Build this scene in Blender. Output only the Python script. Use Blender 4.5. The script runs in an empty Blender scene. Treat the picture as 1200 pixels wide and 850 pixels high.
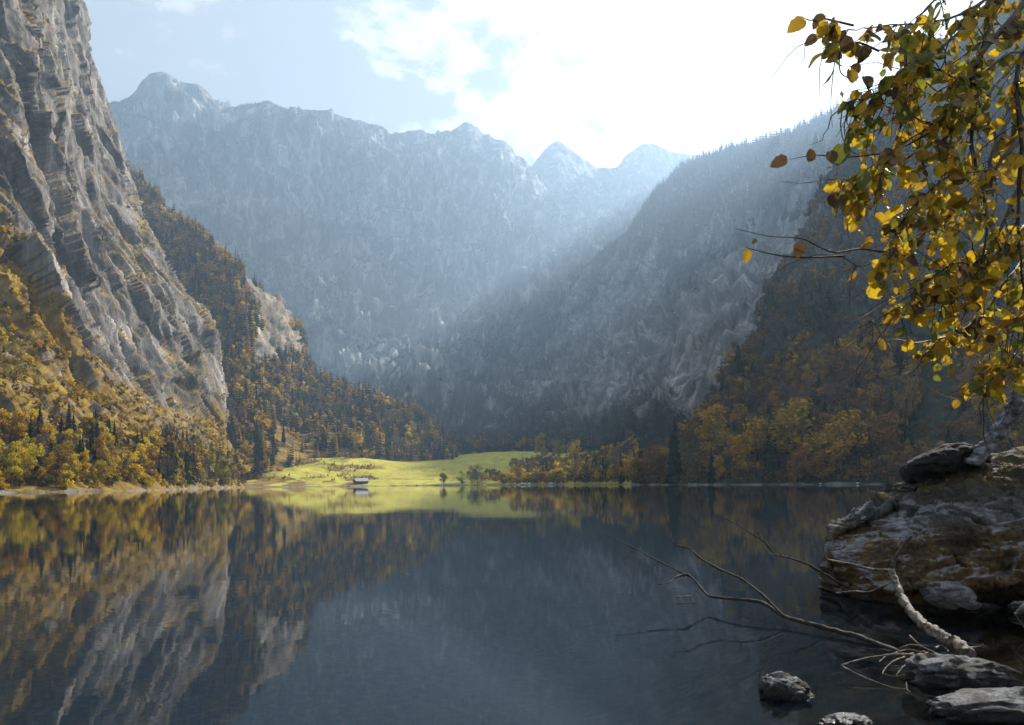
import bpy, bmesh, math, random
import numpy as np
from mathutils import Vector, Matrix

random.seed(7)
rng = np.random.default_rng(7)
S = bpy.context.scene
C = S.collection

# ---------------------------------------------------------------- camera
CAMH = 1.8
FPX = 800.0
HOR = 566.0
ROLL = math.radians(0.48)
cam_d = bpy.data.cameras.new("camera")
cam = bpy.data.objects.new("camera", cam_d)
C.objects.link(cam)
cam.matrix_world = Matrix.Translation((0, 0, CAMH)) @ Matrix.Rotation(math.pi / 2, 4, 'X') @ Matrix.Rotation(-ROLL, 4, 'Z')
cam_d.sensor_width = 36
cam_d.lens = 36 * FPX / 1200
cam_d.shift_y = (HOR - 425) / 1200
cam_d.clip_start = 0.05
cam_d.clip_end = 30000
S.camera = cam

# ---------------------------------------------------------------- sun, sky, exposure
SUN_EL = math.radians(32.8)
SUN_AZ = math.radians(41.2)          # clockwise from +Y towards +X
sun_dir = Vector((math.sin(SUN_AZ) * math.cos(SUN_EL), math.cos(SUN_AZ) * math.cos(SUN_EL), math.sin(SUN_EL)))
sd = bpy.data.lights.new("sun", 'SUN')
sd.energy = 5.0
sd.angle = math.radians(0.6)
sd.color = (1.0, 0.93, 0.82)
sun = bpy.data.objects.new("sun", sd)
C.objects.link(sun)
sun.rotation_euler = sun_dir.to_track_quat('Z', 'Y').to_euler()

S.view_settings.view_transform = 'Standard'
S.view_settings.look = 'None'
S.view_settings.exposure = 1.52
S.view_settings.gamma = 1.0
S.view_settings.use_curve_mapping = False

S.render.engine = 'CYCLES'
cy = S.cycles
cy.max_bounces = 5
cy.diffuse_bounces = 2
cy.glossy_bounces = 2
cy.transmission_bounces = 3
cy.transparent_max_bounces = 10
cy.volume_bounces = 0
cy.caustics_reflective = False
cy.caustics_refractive = False
cy.use_denoising = True
cy.use_adaptive_sampling = True
cy.adaptive_threshold = 0.02
cy.sample_clamp_indirect = 4

HAZE_DENSITY = 1.85e-4
SKY_STRENGTH = 0.055


def N(nt, kind, **kw):
    n = nt.nodes.new(kind)
    for k, v in kw.items():
        if k.startswith('i_'):
            n.inputs[k[2:].replace('_', ' ')].default_value = v
        else:
            setattr(n, k, v)
    return n


def ramp(nt, stops, interp='LINEAR'):
    r = nt.nodes.new('ShaderNodeValToRGB')
    cr_ = r.color_ramp
    cr_.interpolation = interp
    while len(cr_.elements) < len(stops):
        cr_.elements.new(0.5)
    for e, (p, c) in zip(cr_.elements, stops):
        e.position = p
        e.color = (c[0], c[1], c[2], 1) if not isinstance(c, (int, float)) else (c, c, c, 1)
    return r


def mth(nt, op, a=None, b=None, clamp=False):
    n = nt.nodes.new('ShaderNodeMath')
    n.operation = op
    n.use_clamp = clamp
    for i, x in enumerate((a, b)):
        if x is None:
            continue
        if isinstance(x, (int, float)):
            n.inputs[i].default_value = x
        else:
            nt.links.new(x, n.inputs[i])
    return n.outputs[0]


def mixc(nt, f, a, b, mode='MIX'):
    n = nt.nodes.new('ShaderNodeMix')
    n.data_type = 'RGBA'
    n.blend_type = mode
    for s, x in ((n.inputs[0], f), (n.inputs[6], a), (n.inputs[7], b)):
        if isinstance(x, (int, float)):
            s.default_value = x
        elif isinstance(x, tuple):
            s.default_value = (x[0], x[1], x[2], 1)
        else:
            nt.links.new(x, s)
    return n.outputs[2]


def build_world():
    w = bpy.data.worlds.new("World")
    S.world = w
    w.use_nodes = True
    nt = w.node_tree
    bg = nt.nodes['Background']
    sky = N(nt, 'ShaderNodeTexSky', sky_type='NISHITA', sun_disc=False)
    sky.sun_elevation = SUN_EL
    sky.sun_rotation = SUN_AZ
    sky.altitude = 600
    sky.air_density = 1.0
    sky.dust_density = 0.8
    sky.ozone_density = 1.5
    tc = N(nt, 'ShaderNodeTexCoord')
    sep = N(nt, 'ShaderNodeSeparateXYZ')
    nt.links.new(tc.outputs['Generated'], sep.inputs[0])
    den = mth(nt, 'ADD', mth(nt, 'MAXIMUM', sep.outputs[2], 0.0), 0.16)
    cx = mth(nt, 'DIVIDE', sep.outputs[0], den)
    cyy = mth(nt, 'DIVIDE', sep.outputs[1], den)
    comb = N(nt, 'ShaderNodeCombineXYZ')
    nt.links.new(cx, comb.inputs[0])
    nt.links.new(cyy, comb.inputs[1])
    n1 = N(nt, 'ShaderNodeTexNoise', noise_dimensions='3D')
    n1.inputs['Scale'].default_value = 3.4
    n1.inputs['Detail'].default_value = 9
    n1.inputs['Roughness'].default_value = 0.62
    n1.inputs['Distortion'].default_value = 0.35
    nt.links.new(comb.outputs[0], n1.inputs['Vector'])
    # cover grows towards the sun: thin bright cloud
    dt = N(nt, 'ShaderNodeVectorMath', operation='DOT_PRODUCT')
    nt.links.new(tc.outputs['Generated'], dt.inputs[0])
    dt.inputs[1].default_value = tuple(sun_dir)
    sepx = mth(nt, 'SUBTRACT', sep.outputs[0], mth(nt, 'MULTIPLY', sep.outputs[1], 0.02))
    cov = N(nt, 'ShaderNodeMapRange', interpolation_type='SMOOTHSTEP')
    cov.inputs[1].default_value = 0.64
    cov.inputs[2].default_value = 0.98
    cov.inputs[3].default_value = 0.025
    cov.inputs[4].default_value = 0.34
    nt.links.new(dt.outputs['Value'], cov.inputs[0])
    n3 = N(nt, 'ShaderNodeTexNoise')
    n3.inputs['Scale'].default_value = 15
    n3.inputs['Detail'].default_value = 7
    n3.inputs['Roughness'].default_value = 0.6
    nt.links.new(comb.outputs[0], n3.inputs['Vector'])
    fine = mth(nt, 'MULTIPLY', mth(nt, 'SUBTRACT', n3.outputs[0], 0.5), 0.55)
    dens = mth(nt, 'ADD', mth(nt, 'ADD', n1.outputs[0], cov.outputs[0]), fine)
    cl = N(nt, 'ShaderNodeMapRange', interpolation_type='SMOOTHSTEP')
    cl.inputs[1].default_value = 0.58
    cl.inputs[2].default_value = 0.70
    nt.links.new(dens, cl.inputs[0])
    clb = N(nt, 'ShaderNodeMapRange', interpolation_type='SMOOTHSTEP')
    clb.inputs[1].default_value = 0.6
    clb.inputs[2].default_value = 1.0
    clb.inputs[3].default_value = 0.55
    clb.inputs[4].default_value = 1.0
    nt.links.new(dt.outputs['Value'], clb.inputs[0])
    ccol = N(nt, 'ShaderNodeVectorMath', operation='SCALE')
    ccol.inputs[0].default_value = (10.5, 10.6, 10.8)
    nt.links.new(mth(nt, 'MULTIPLY', clb.outputs[0], mth(nt, 'ADD', mth(nt, 'MULTIPLY', n3.outputs[0], 0.5), 0.75)), ccol.inputs['Scale'])
    veiled = mixc(nt, 0.86, sky.outputs[0], (4.1, 4.3, 4.5))
    col = mixc(nt, mth(nt, 'MULTIPLY', cl.outputs[0], 0.92), veiled, ccol.outputs[0])
    nt.links.new(col, bg.inputs[0])
    bg.inputs[1].default_value = SKY_STRENGTH


build_world()


# ---------------------------------------------------------------- helpers
cR, sR = math.cos(ROLL), math.sin(ROLL)


def W(px, py, D):
    """point seen at photo pixel (px,py) standing D metres ahead"""
    u = (px - 600) / FPX
    v = (HOR - py) / FPX
    a = u * cR + v * sR
    b = -u * sR + v * cR
    return (a * D, D, CAMH + b * D)


def SH(px, D, z=0.0):
    """point at height z, D metres ahead, in the picture column px (near the shore)"""
    a = (px - 600) / FPX
    return (a * D, D, z)


def project(P):
    P = np.asarray(P, float)
    a = P[..., 0] / P[..., 1]
    b = (P[..., 2] - CAMH) / P[..., 1]
    u = a * cR - b * sR
    v = a * sR + b * cR
    return 600 + u * FPX, HOR - v * FPX


def _h(ix, iy, iz, seed):
    h = (ix.astype(np.uint32) * np.uint32(374761393) + iy.astype(np.uint32) * np.uint32(668265263)
         + iz.astype(np.uint32) * np.uint32(2147483647 - 1013904223) + np.uint32(seed * 7919 + 13))
    h = (h ^ (h >> np.uint32(13))) * np.uint32(1274126177)
    h = (h ^ (h >> np.uint32(16))) * np.uint32(2246822519)
    h = h ^ (h >> np.uint32(15))
    return h.astype(np.float64) / 4294967295.0


def vnoise(P, seed=0):
    F = np.floor(P).astype(np.int64)
    f = P - F
    f = f * f * f * (f * (f * 6 - 15) + 10)
    x0, y0, z0 = F[:, 0], F[:, 1], F[:, 2]
    r = 0
    for dx in (0, 1):
        wx = f[:, 0] if dx else 1 - f[:, 0]
        for dy in (0, 1):
            wy = f[:, 1] if dy else 1 - f[:, 1]
            for dz in (0, 1):
                wz = f[:, 2] if dz else 1 - f[:, 2]
                r = r + wx * wy * wz * _h(x0 + dx, y0 + dy, z0 + dz, seed)
    return r * 2 - 1


def fbm(P, octv=5, gain=0.5, lac=2.03, seed=0, ridged=False):
    s, a, t = 0, 1.0, 0
    for o in range(octv):
        n = vnoise(P * (lac ** o) + o * 17.3, seed + o)
        if ridged:
            n = 1 - 2 * np.abs(n)
        s = s + a * n
        t += a
        a *= gain
    return s / t


def facets(P, seed=0):
    """broken-rock relief: every cell is a tilted plane"""
    F = np.floor(P).astype(np.int64)
    best = np.full(len(P), 1e9)
    val = np.zeros(len(P))
    for dx in (-1, 0, 1):
        for dy in (-1, 0, 1):
            for dz in (-1, 0, 1):
                c = F + np.array([dx, dy, dz])
                jx = _h(c[:, 0], c[:, 1], c[:, 2], seed)
                jy = _h(c[:, 0], c[:, 1], c[:, 2], seed + 1)
                jz = _h(c[:, 0], c[:, 1], c[:, 2], seed + 2)
                d = P - (c + np.stack([jx, jy, jz], 1))
                dd = (d * d).sum(1)
                t = (jy * 2 - 1) * 0.5 + (d[:, 0] * (jz - .5) + d[:, 1] * (jx - .5) + d[:, 2] * (jy - .5)) * 1.6
                m = dd < best
                best[m] = dd[m]
                val[m] = t[m]
    return val


def sm(x, a, b):
    t = np.clip((x - a) / (b - a), 0, 1)
    return t * t * (3 - 2 * t)


def cr1(P, t):
    """Catmull-Rom along axis 0 of P (K,...) at parameters t in [0,K-1]"""
    K = P.shape[0]
    i = np.clip(np.floor(t).astype(int), 0, K - 2)
    f = (t - i).reshape((-1,) + (1,) * (P.ndim - 1))
    p1, p2 = P[i], P[i + 1]
    p0 = np.where((i > 0).reshape(f.shape), P[np.maximum(i - 1, 0)], 2 * p1 - p2)
    p3 = np.where((i < K - 2).reshape(f.shape), P[np.minimum(i + 2, K - 1)], 2 * p2 - p1)
    m1, m2 = (p2 - p0) * 0.35, (p3 - p1) * 0.35
    f2, f3 = f * f, f * f * f
    return (2 * f3 - 3 * f2 + 1) * p1 + (f3 - 2 * f2 + f) * m1 + (-2 * f3 + 3 * f2) * p2 + (f3 - f2) * m2


def params(A, n, axis):
    """sampling parameters so that steps look alike in the picture"""
    px, py = project(np.where(A[..., 1:2] > 20, A, A * 0 + np.array([0, 20, 0])) if False else A)
    px = np.clip(px, -150, 1350)
    py = np.clip(py, -150, 700)
    d = np.hypot(np.diff(px, axis=axis), np.diff(py, axis=axis)).mean(axis=1 - axis)
    w = np.maximum(d, d.sum() * 0.03)
    cum = np.concatenate([[0], np.cumsum(w)])
    return np.interp(np.linspace(0, cum[-1], n), cum, np.arange(len(cum)))


def grid_normals(G):
    du = np.gradient(G, axis=0)
    dv = np.gradient(G, axis=1)
    n = np.cross(du, dv)
    n /= np.linalg.norm(n, axis=2, keepdims=True) + 1e-9
    if n[..., 2].mean() < 0:
        n = -n
    return n


def loft(rows, nr, nc):
    A = np.array(rows, float)                 # R x C x 3
    G = cr1(A, params(A, nr, 0))
    G = cr1(G.transpose(1, 0, 2), params(G, nc, 1)).transpose(1, 0, 2)
    return G


def link(name, me, mat=None, parent=None, coll=C):
    o = bpy.data.objects.new(name, me)
    if mat is not None and me is not None:
        if len(me.materials) == 0:
            me.materials.append(mat)
    coll.objects.link(o)
    if parent is not None:
        o.parent = parent
    return o


def tag(o, label=None, cat=None, group=None, kind=None):
    if label:
        o['label'] = label
    if cat:
        o['category'] = cat
    if group:
        o['group'] = group
    if kind:
        o['kind'] = kind
    return o


def mesh_np(name, V, Fq, smooth=True, attrs=None):
    me = bpy.data.meshes.new(name)
    V = np.asarray(V, np.float32).reshape(-1, 3)
    Fq = np.asarray(Fq, np.int32)
    k = Fq.shape[1]
    me.vertices.add(len(V))
    me.vertices.foreach_set('co', V.ravel())
    me.loops.add(Fq.size)
    me.loops.foreach_set('vertex_index', Fq.ravel())
    me.polygons.add(len(Fq))
    me.polygons.foreach_set('loop_start', np.arange(0, Fq.size, k, dtype=np.int32))
    me.update(calc_edges=True)
    me.polygons.foreach_set('use_smooth', np.full(len(Fq), smooth, dtype=bool))
    for an, av in (attrs or {}).items():
        at = me.attributes.new(an, 'FLOAT', 'POINT')
        at.data.foreach_set('value', np.asarray(av, np.float32).ravel())
    me.validate()
    me.update()
    return me


def grid_mesh(name, G, attrs=None, smooth=True, flip=False):
    R_, C_ = G.shape[:2]
    idx = np.arange(R_ * C_).reshape(R_, C_)
    q = np.stack([idx[:-1, :-1], idx[1:, :-1], idx[1:, 1:], idx[:-1, 1:]], -1).reshape(-1, 4)
    if flip:
        q = q[:, ::-1]
    return mesh_np(name, G.reshape(-1, 3), q, smooth, attrs)


# ---------------------------------------------------------------- terrain material
def terrain_mat(name, rocks, vegs, soil, s=1.0, bump=1.0, streak=0.5, shore=True):
    """rock / vegetation / soil mixed by the surface's own attributes"""
    m = bpy.data.materials.new(name)
    m.use_nodes = True
    nt = m.node_tree
    L = nt.links.new
    b = nt.nodes['Principled BSDF']
    b.inputs['Roughness'].default_value = 0.95
    b.inputs['Specular IOR Level'].default_value = 0.15
    geo = N(nt, 'ShaderNodeNewGeometry')
    pos = geo.outputs['Position']

    def noise(scale, stretch=(1, 1, 1), det=8, rough=0.6, dist=0.0):
        mp = N(nt, 'ShaderNodeMapping')
        mp.inputs['Scale'].default_value = [scale * k for k in stretch]
        L(pos, mp.inputs[0])
        n = N(nt, 'ShaderNodeTexNoise')
        n.inputs['Scale'].default_value = 1.0
        n.inputs['Detail'].default_value = det
        n.inputs['Roughness'].default_value = rough
        n.inputs['Distortion'].default_value = dist
        L(mp.outputs[0], n.inputs['Vector'])
        return n.outputs[0]
    n_big = noise(0.012 / s, (1, 1, 0.5), 6)
    n_mid = noise(0.07 / s, (1, 1, 0.35), 8, 0.7, 0.6)
    n_str = noise(0.05 / s, (1, 1, 0.12), 8, 0.75, 0.4)
    n_fine = noise(0.45 / s, (1, 1, 0.6), 6, 0.7)
    r1 = ramp(nt, [(0.32, rocks[0]), (0.5, rocks[1]), (0.68, rocks[2])])
    L(n_mid, r1.inputs[0])
    r2 = ramp(nt, [(0.40, 0.0), (0.60, 1.0)])
    L(n_str, r2.inputs[0])
    rock = mixc(nt, mth(nt, 'MULTIPLY', mth(nt, 'SUBTRACT', 1.0, r2.outputs[0]), streak), r1.outputs[0], tuple(c * 0.42 for c in rocks[0]))
    r3 = ramp(nt, [(0.3, vegs[0]), (0.45, vegs[1]), (0.58, vegs[2]), (0.72, vegs[3])])
    L(noise(0.11 / s, (1, 1, 1), 8, 0.72), r3.inputs[0])
    att = N(nt, 'ShaderNodeAttribute', attribute_name='veg')
    vf = mth(nt, 'ADD', att.outputs['Fac'], mth(nt, 'MULTIPLY', mth(nt, 'SUBTRACT', n_fine, 0.5), 1.3))
    vf = mth(nt, 'ADD', vf, mth(nt, 'MULTIPLY', mth(nt, 'SUBTRACT', n_big, 0.5), 0.8))
    vr = ramp(nt, [(0.42, 0.0), (0.58, 1.0)])
    L(vf, vr.inputs[0])
    col = mixc(nt, vr.outputs[0], rock, r3.outputs[0])
    att2 = N(nt, 'ShaderNodeAttribute', attribute_name='grass')
    gr = ramp(nt, [(0.36, soil[0]), (0.5, soil[1]), (0.66, soil[2])])
    L(noise(0.09 / s, (1, 0.5, 1), 12, 0.8), gr.inputs[0])
    gf = ramp(nt, [(0.45, 0.0), (0.55, 1.0)])
    L(mth(nt, 'ADD', att2.outputs['Fac'], mth(nt, 'MULTIPLY', mth(nt, 'SUBTRACT', n_fine, 0.5), 0.5)), gf.inputs[0])
    col = mixc(nt, gf.outputs[0], col, gr.outputs[0])
    if shore:
        sp = N(nt, 'ShaderNodeSeparateXYZ')
        L(pos, sp.inputs[0])
        zz = mth(nt, 'ADD', sp.outputs[2], mth(nt, 'MULTIPLY', mth(nt, 'SUBTRACT', n_mid, 0.5), 5.0))
        sr = ramp(nt, [(0.50, 1.0), (0.53, 0.0)])
        L(mth(nt, 'ADD', mth(nt, 'MULTIPLY', zz, 0.05), 0.487), sr.inputs[0])
        gcol = ramp(nt, [(0.38, (0.05, 0.045, 0.035)), (0.62, (0.30, 0.28, 0.24))])
        L(noise(0.12, (1, 1, 1), 9, 0.8), gcol.inputs[0])
        col = mixc(nt, sr.outputs[0], col, gcol.outputs[0])
    L(col, b.inputs['Base Color'])
    bp = N(nt, 'ShaderNodeBump')
    bp.inputs['Strength'].default_value = bump
    bp.inputs['Distance'].default_value = 3.0 * s
    L(mth(nt, 'ADD', n_mid, mth(nt, 'MULTIPLY', n_fine, 0.35)), bp.inputs['Height'])
    L(bp.outputs[0], b.inputs['Normal'])
    return m


ROCK_WARM = [(0.06, 0.056, 0.053), (0.20, 0.183, 0.168), (0.50, 0.455, 0.41)]
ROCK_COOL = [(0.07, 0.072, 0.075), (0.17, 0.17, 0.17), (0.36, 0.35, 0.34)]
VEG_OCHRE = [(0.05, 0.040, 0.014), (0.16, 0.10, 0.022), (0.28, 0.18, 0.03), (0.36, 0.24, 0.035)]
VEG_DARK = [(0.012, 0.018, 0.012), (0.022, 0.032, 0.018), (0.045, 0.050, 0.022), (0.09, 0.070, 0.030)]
MEADOW = [(0.24, 0.19, 0.045), (0.42, 0.38, 0.055), (0.50, 0.46, 0.065)]

mat_left = terrain_mat('sunlit_cliff', ROCK_WARM, VEG_OCHRE, MEADOW, 1.0, 0.9, 0.45)
mat_spur = terrain_mat('spur_ground', [(0.09, 0.072, 0.055), (0.27, 0.225, 0.175), (0.56, 0.49, 0.40)], VEG_OCHRE, MEADOW, 1.3, 0.9, 0.45, False)
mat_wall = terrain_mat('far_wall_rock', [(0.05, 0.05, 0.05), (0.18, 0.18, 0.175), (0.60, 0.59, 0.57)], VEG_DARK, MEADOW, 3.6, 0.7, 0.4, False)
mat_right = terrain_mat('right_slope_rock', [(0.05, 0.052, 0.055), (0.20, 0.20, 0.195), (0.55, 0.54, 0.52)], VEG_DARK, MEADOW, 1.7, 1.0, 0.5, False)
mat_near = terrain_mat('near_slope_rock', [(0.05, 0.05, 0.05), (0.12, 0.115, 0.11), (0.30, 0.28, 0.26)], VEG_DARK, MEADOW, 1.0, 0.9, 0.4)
mat_meadow = terrain_mat('meadow_ground', ROCK_WARM, VEG_OCHRE, MEADOW, 1.0, 0.6, 0.3)

SURF = {}


def terrain(name, rows, nr, nc, disp, vegf, mat, grassf=None):
    G = loft(rows, nr, nc)
    n = grid_normals(G)
    P = G.reshape(-1, 3)
    px, py = project(G)
    info = dict(G=G, n=n, P=P, px=px, py=py)
    d = disp(info)
    if isinstance(d, tuple):
        G = G + d[1]
        d = d[0]
    G2 = G + n * d[..., None]
    n2 = grid_normals(G2)
    px, py = project(G2)
    info = dict(G=G2, n=n2, P=G2.reshape(-1, 3), px=px, py=py, d=d)
    veg = vegf(info)
    attrs = {'veg': veg, 'grass': grassf(info) if grassf else np.zeros_like(veg)}
    me = grid_mesh(name, G2, attrs)
    o = link(name, me, mat)
    tag(o, kind='structure')
    info['veg'] = veg
    info['grass'] = attrs['grass']
    SURF[name] = info
    return o


def back(row, dx, dy, dz):
    return [(p[0] + dx, p[1] + dy, p[2] + dz) for p in row]


# ---------------------------------------------------------------- left cliff
cols = [
    [SH(-450, 95, -9), SH(-450, 110, 0), W(-450, 470, 160), W(-450, 300, 220), W(-450, 120, 280), W(-450, -180, 330), W(-450, -480, 380)],
    [SH(-20, 190, -9), SH(-20, 203, 0), W(0, 500, 255), W(0, 350, 325), W(0, 190, 400), W(0, 0, 450), W(0, -280, 520)],
    [SH(90, 222, -9), SH(90, 232, 0), W(80, 500, 290), W(75, 390, 360), W(60, 220, 450), W(50, 50, 520), W(20, -230, 600)],
    [SH(185, 268, -9), SH(183, 280, 0), W(165, 505, 350), W(150, 435, 430), W(125, 290, 520), W(95, 110, 600), W(50, -180, 700)],
    [SH(240, 400, -9), SH(240, 420, 0), W(228, 525, 470), W(215, 478, 540), W(190, 350, 600), W(135, 165, 690), W(72, -90, 780)],
    [SH(285, 500, -9), SH(285, 520, 0), W(275, 540, 560), W(262, 458, 640), W(229, 345, 690), W(150, 178, 760), W(50, -18, 830)],
]
c5 = [Vector(p) for p in cols[-1]]
cols.append([tuple(p + Vector((-30 - 20 * i, 110 + 5 * i, 0))) for i, p in enumerate(c5)])
cols.append([tuple(p + Vector((-160 - 20 * i, 170, 0))) for i, p in enumerate(c5)])
rows = [[c[r] for c in cols] for r in range(7)]
rows.append(back(rows[-1], -150, 60, 10))


def disp_left(I):
    P = I['P']
    # dip direction: beds fall towards the right of the picture (far side)
    q = np.stack([P[:, 0] * 0.75 + P[:, 1] * 0.25, P[:, 1] * 0.55 + P[:, 2] * 0.75, P[:, 2] * 0.6 - P[:, 1] * 0.55], 1)
    cliff = sm(P[:, 2], 35, 85)
    e = np.array([0.36, 0.12, -0.92])
    e /= np.linalg.norm(e)
    al = P @ e

    def qs(w, l):
        return P / w - np.outer(al, e) * (1 / w - 1 / l)
    big = fbm(qs(70, 260), 4, seed=3, ridged=True) * 22
    wob = lambda k, s_: fbm(P / k, 2, seed=s_)[:, None] * 0.3
    e2 = np.array([0.05, 0.55, -0.83])
    e2 /= np.linalg.norm(e2)
    al2 = P @ e2

    def qs2(w, l):
        return P / w - np.outer(al2, e2) * (1 / w - 1 / l)
    wb = lambda k, s_, a_: np.stack([fbm(P / k, 2, seed=s_), fbm(P / k, 2, seed=s_ + 3), fbm(P / k, 2, seed=s_ + 5)], 1) * a_
    f1 = facets(qs(46, 160) + wb(70, 9, .4), 11) * 12
    f2 = facets(qs(17, 85) + wb(25, 19, .3), 21) * 5.5
    f3 = facets(qs(6.5, 30) + wb(9, 29, .3), 31) * 2.4
    f4 = facets(qs2(2.6, 8) + wb(4, 39, .3), 71) * 0.9
    sm1 = fbm(qs(3, 9), 2, seed=41, gain=0.6) * 0.4
    step = 0
    d = cliff * (big + f1 + f2 + f3 + f4 + sm1 + step - 20) + (1 - cliff) * (fbm(P / 40, 5, seed=6) * 9 * sm(P[:, 2], 0, 20) + facets(P / np.array([12, 12, 22]), 96) * 3.2 * sm(P[:, 2], 5, 30) + fbm(P / 9, 3, seed=61) * 1.0)
    d = d.reshape(I['G'].shape[:2])
    return d


def veg_left(I):
    P, n = I['P'], I['n'].reshape(-1, 3)
    px, py = I['px'].ravel(), I['py'].ravel()
    nz = n[:, 2]
    flat = sm(nz, 0.36, 0.64)
    # the vegetated apron: under a line that falls towards the right of the cliff
    line = np.interp(px, [-400, 0, 60, 110, 150, 200, 262, 300], [120, 215, 300, 400, 440, 492, 468, 480])
    apron = sm(py - line, -30, 45)
    up = sm(P[:, 2], 120, 260) * sm(-px, -110, -20) * 0.18
    v = np.maximum(flat * 0.62 + 0.10 + up * 0.8, apron * (0.36 + 0.45 * sm(nz, 0.2, 0.6)))
    v = v + 0.36 * fbm(P / np.array([30, 30, 50]), 4, seed=77) * (0.5 + apron)
    return v.reshape(I['G'].shape[:2])


terrain('left_cliff', rows, 560, 520, disp_left, veg_left, mat_left)

# ---------------------------------------------------------------- spur behind the left cliff
cols = [
    [W(120, 566, 700), W(120, 480, 900), W(120, 350, 1100), W(120, 180, 1300)],
    [W(215, 563, 620), W(215, 480, 780), W(212, 370, 950), W(198, 250, 1150)],
    [W(262, 563, 575), W(265, 485, 740), W(262, 395, 900), W(250, 288, 1080)],
    [W(300, 561, 590), W(300, 490, 740), W(298, 425, 860), W(292, 332, 1020)],
    [W(330, 552, 630), W(332, 500, 780), W(332, 452, 930), W(328, 368, 1100)],
    [W(352, 541, 690), W(352, 500, 820), W(352, 462, 980), W(352, 398, 1220)],
    [W(372, 537, 715), W(370, 505, 810), W(366, 475, 920), W(362, 442, 1080)],
    [W(410, 535, 730), W(408, 512, 800), W(405, 490, 870), W(400, 460, 980)],
    [W(460, 540, 750), W(456, 522, 800), W(455, 502, 840), W(450, 478, 890)],
    [W(505, 543, 770), W(505, 530, 810), W(505, 514, 840), W(503, 497, 880)],
    [W(530, 547, 780), W(530, 545, 820), W(532, 543, 850), W(532, 541, 900)],
]
rows = [[c[r] for c in cols] for r in range(4)]
rows.insert(0, back(rows[0], 0, -4, -32))
rows.append(back(rows[-1], -40, 60, -25))
rows.append(back(rows[-1], -120, 160, -160))


def disp_spur(I):
    P = I['P']
    px, py = I['px'].ravel(), I['py'].ravel()
    rk = np.exp(-((px - 322) / 42) ** 2) * sm(py, 290, 330) * (1 - sm(py, 415, 450))
    d = fbm(P / 90, 5, seed=15, ridged=True) * 9 + fbm(P / 14, 3, seed=16) * 2
    d = d + rk * (facets(P * np.array([1 / 40, 1 / 40, 1 / 120]), 51) * 13 + facets(P * np.array([1 / 14, 1 / 14, 1 / 40]), 55) * 8 + facets(P * np.array([1 / 6, 1 / 6, 1 / 15]), 56) * 3.5)
    d = d * sm(P[:, 2], -5, 40)
    return d.reshape(I['G'].shape[:2])


def veg_spur(I):
    P, nz = I['P'], I['n'].reshape(-1, 3)[:, 2]
    px, py = I['px'].ravel(), I['py'].ravel()
    rk = np.exp(-((px - 322) / 42) ** 2) * sm(py, 290, 330) * (1 - sm(py, 412, 432))
    v = 0.85 - rk * 0.66 + 0.42 * fbm(P / np.array([35, 35, 60]), 4, seed=78)
    return v.reshape(I['G'].shape[:2])


terrain('forested_spur', rows, 190, 260, disp_spur, veg_spur, mat_spur)

# ---------------------------------------------------------------- meadow / valley floor
cx = [235, 285, 330, 400, 470, 540, 600, 650, 700, 745]
sh = [500, 520, 540, 555, 565, 570, 560, 540, 490, 395]
r_sh = [SH(a, b, 0.0) for a, b in zip(cx, sh)]
r_un = [SH(a, b - 25, -9) for a, b in zip(cx, sh)]
r_a = [W(a, y, b + 18) for a, b, y in zip(cx, sh, [566, 566, 566.5, 566, 566, 566, 565.5, 565, 563, 562])]
r_b = [W(a, y, D) for a, D, y in zip(cx, [600, 600, 610, 630, 640, 650, 640, 620, 590, 520], [563, 562, 553, 555, 559, 560, 560, 559, 556, 552])]
r_c = [W(a, y, D) for a, D, y in zip(cx, [700, 700, 700, 710, 740, 760, 760, 740, 720, 650], [561, 559, 545, 536, 541, 541, 545, 547, 546, 538])]
r_d = [W(a, y, D) for a, D, y in zip(cx, [850, 850, 850, 850, 870, 900, 900, 880, 860, 800], [560, 556, 540, 534, 538, 534, 530, 532, 532, 525])]
r_e = [W(a, y, D) for a, D, y in zip(cx, [1300] * 10, [556, 553, 538, 534, 530, 520, 522, 525, 520, 515])]
r_f = [W(a, y, D) for a, D, y in zip(cx, [2200] * 10, [550, 548, 530, 520, 514, 508, 508, 508, 500, 490])]
rows = [r_un, r_sh, r_a, r_b, r_c, r_d, r_e, r_f]


def disp_meadow(I):
    P = I['P']
    px = I['px'].ravel()
    rough = 1 - sm(px, 400, 470)
    d = fbm(P / 30, 4, seed=25) * (0.8 + 4.0 * rough) + fbm(P / 8, 3, seed=26) * 0.25 * (0.3 + rough)
    d = d * sm(P[:, 1], 560, 620) * sm(P[:, 2], 0.5, 5)
    return d.reshape(I['G'].shape[:2])


def grass_meadow(I):
    P = I['P']
    px, py = I['px'].ravel(), I['py'].ravel()
    rough = 1 - sm(px, 400, 480)
    g = 0.80 - rough * 0.34 + 1.1 * fbm(P * np.array([1 / 22, 1 / 40, 1 / 6]), 4, seed=28) * (0.12 + rough)
    g = g * (1 - sm(P[:, 1], 900, 960))
    return g.reshape(I['G'].shape[:2])


terrain('meadow', rows, 200, 300, disp_meadow, lambda I: np.full(I['G'].shape[:2], 0.75), mat_meadow, grass_meadow)

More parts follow.
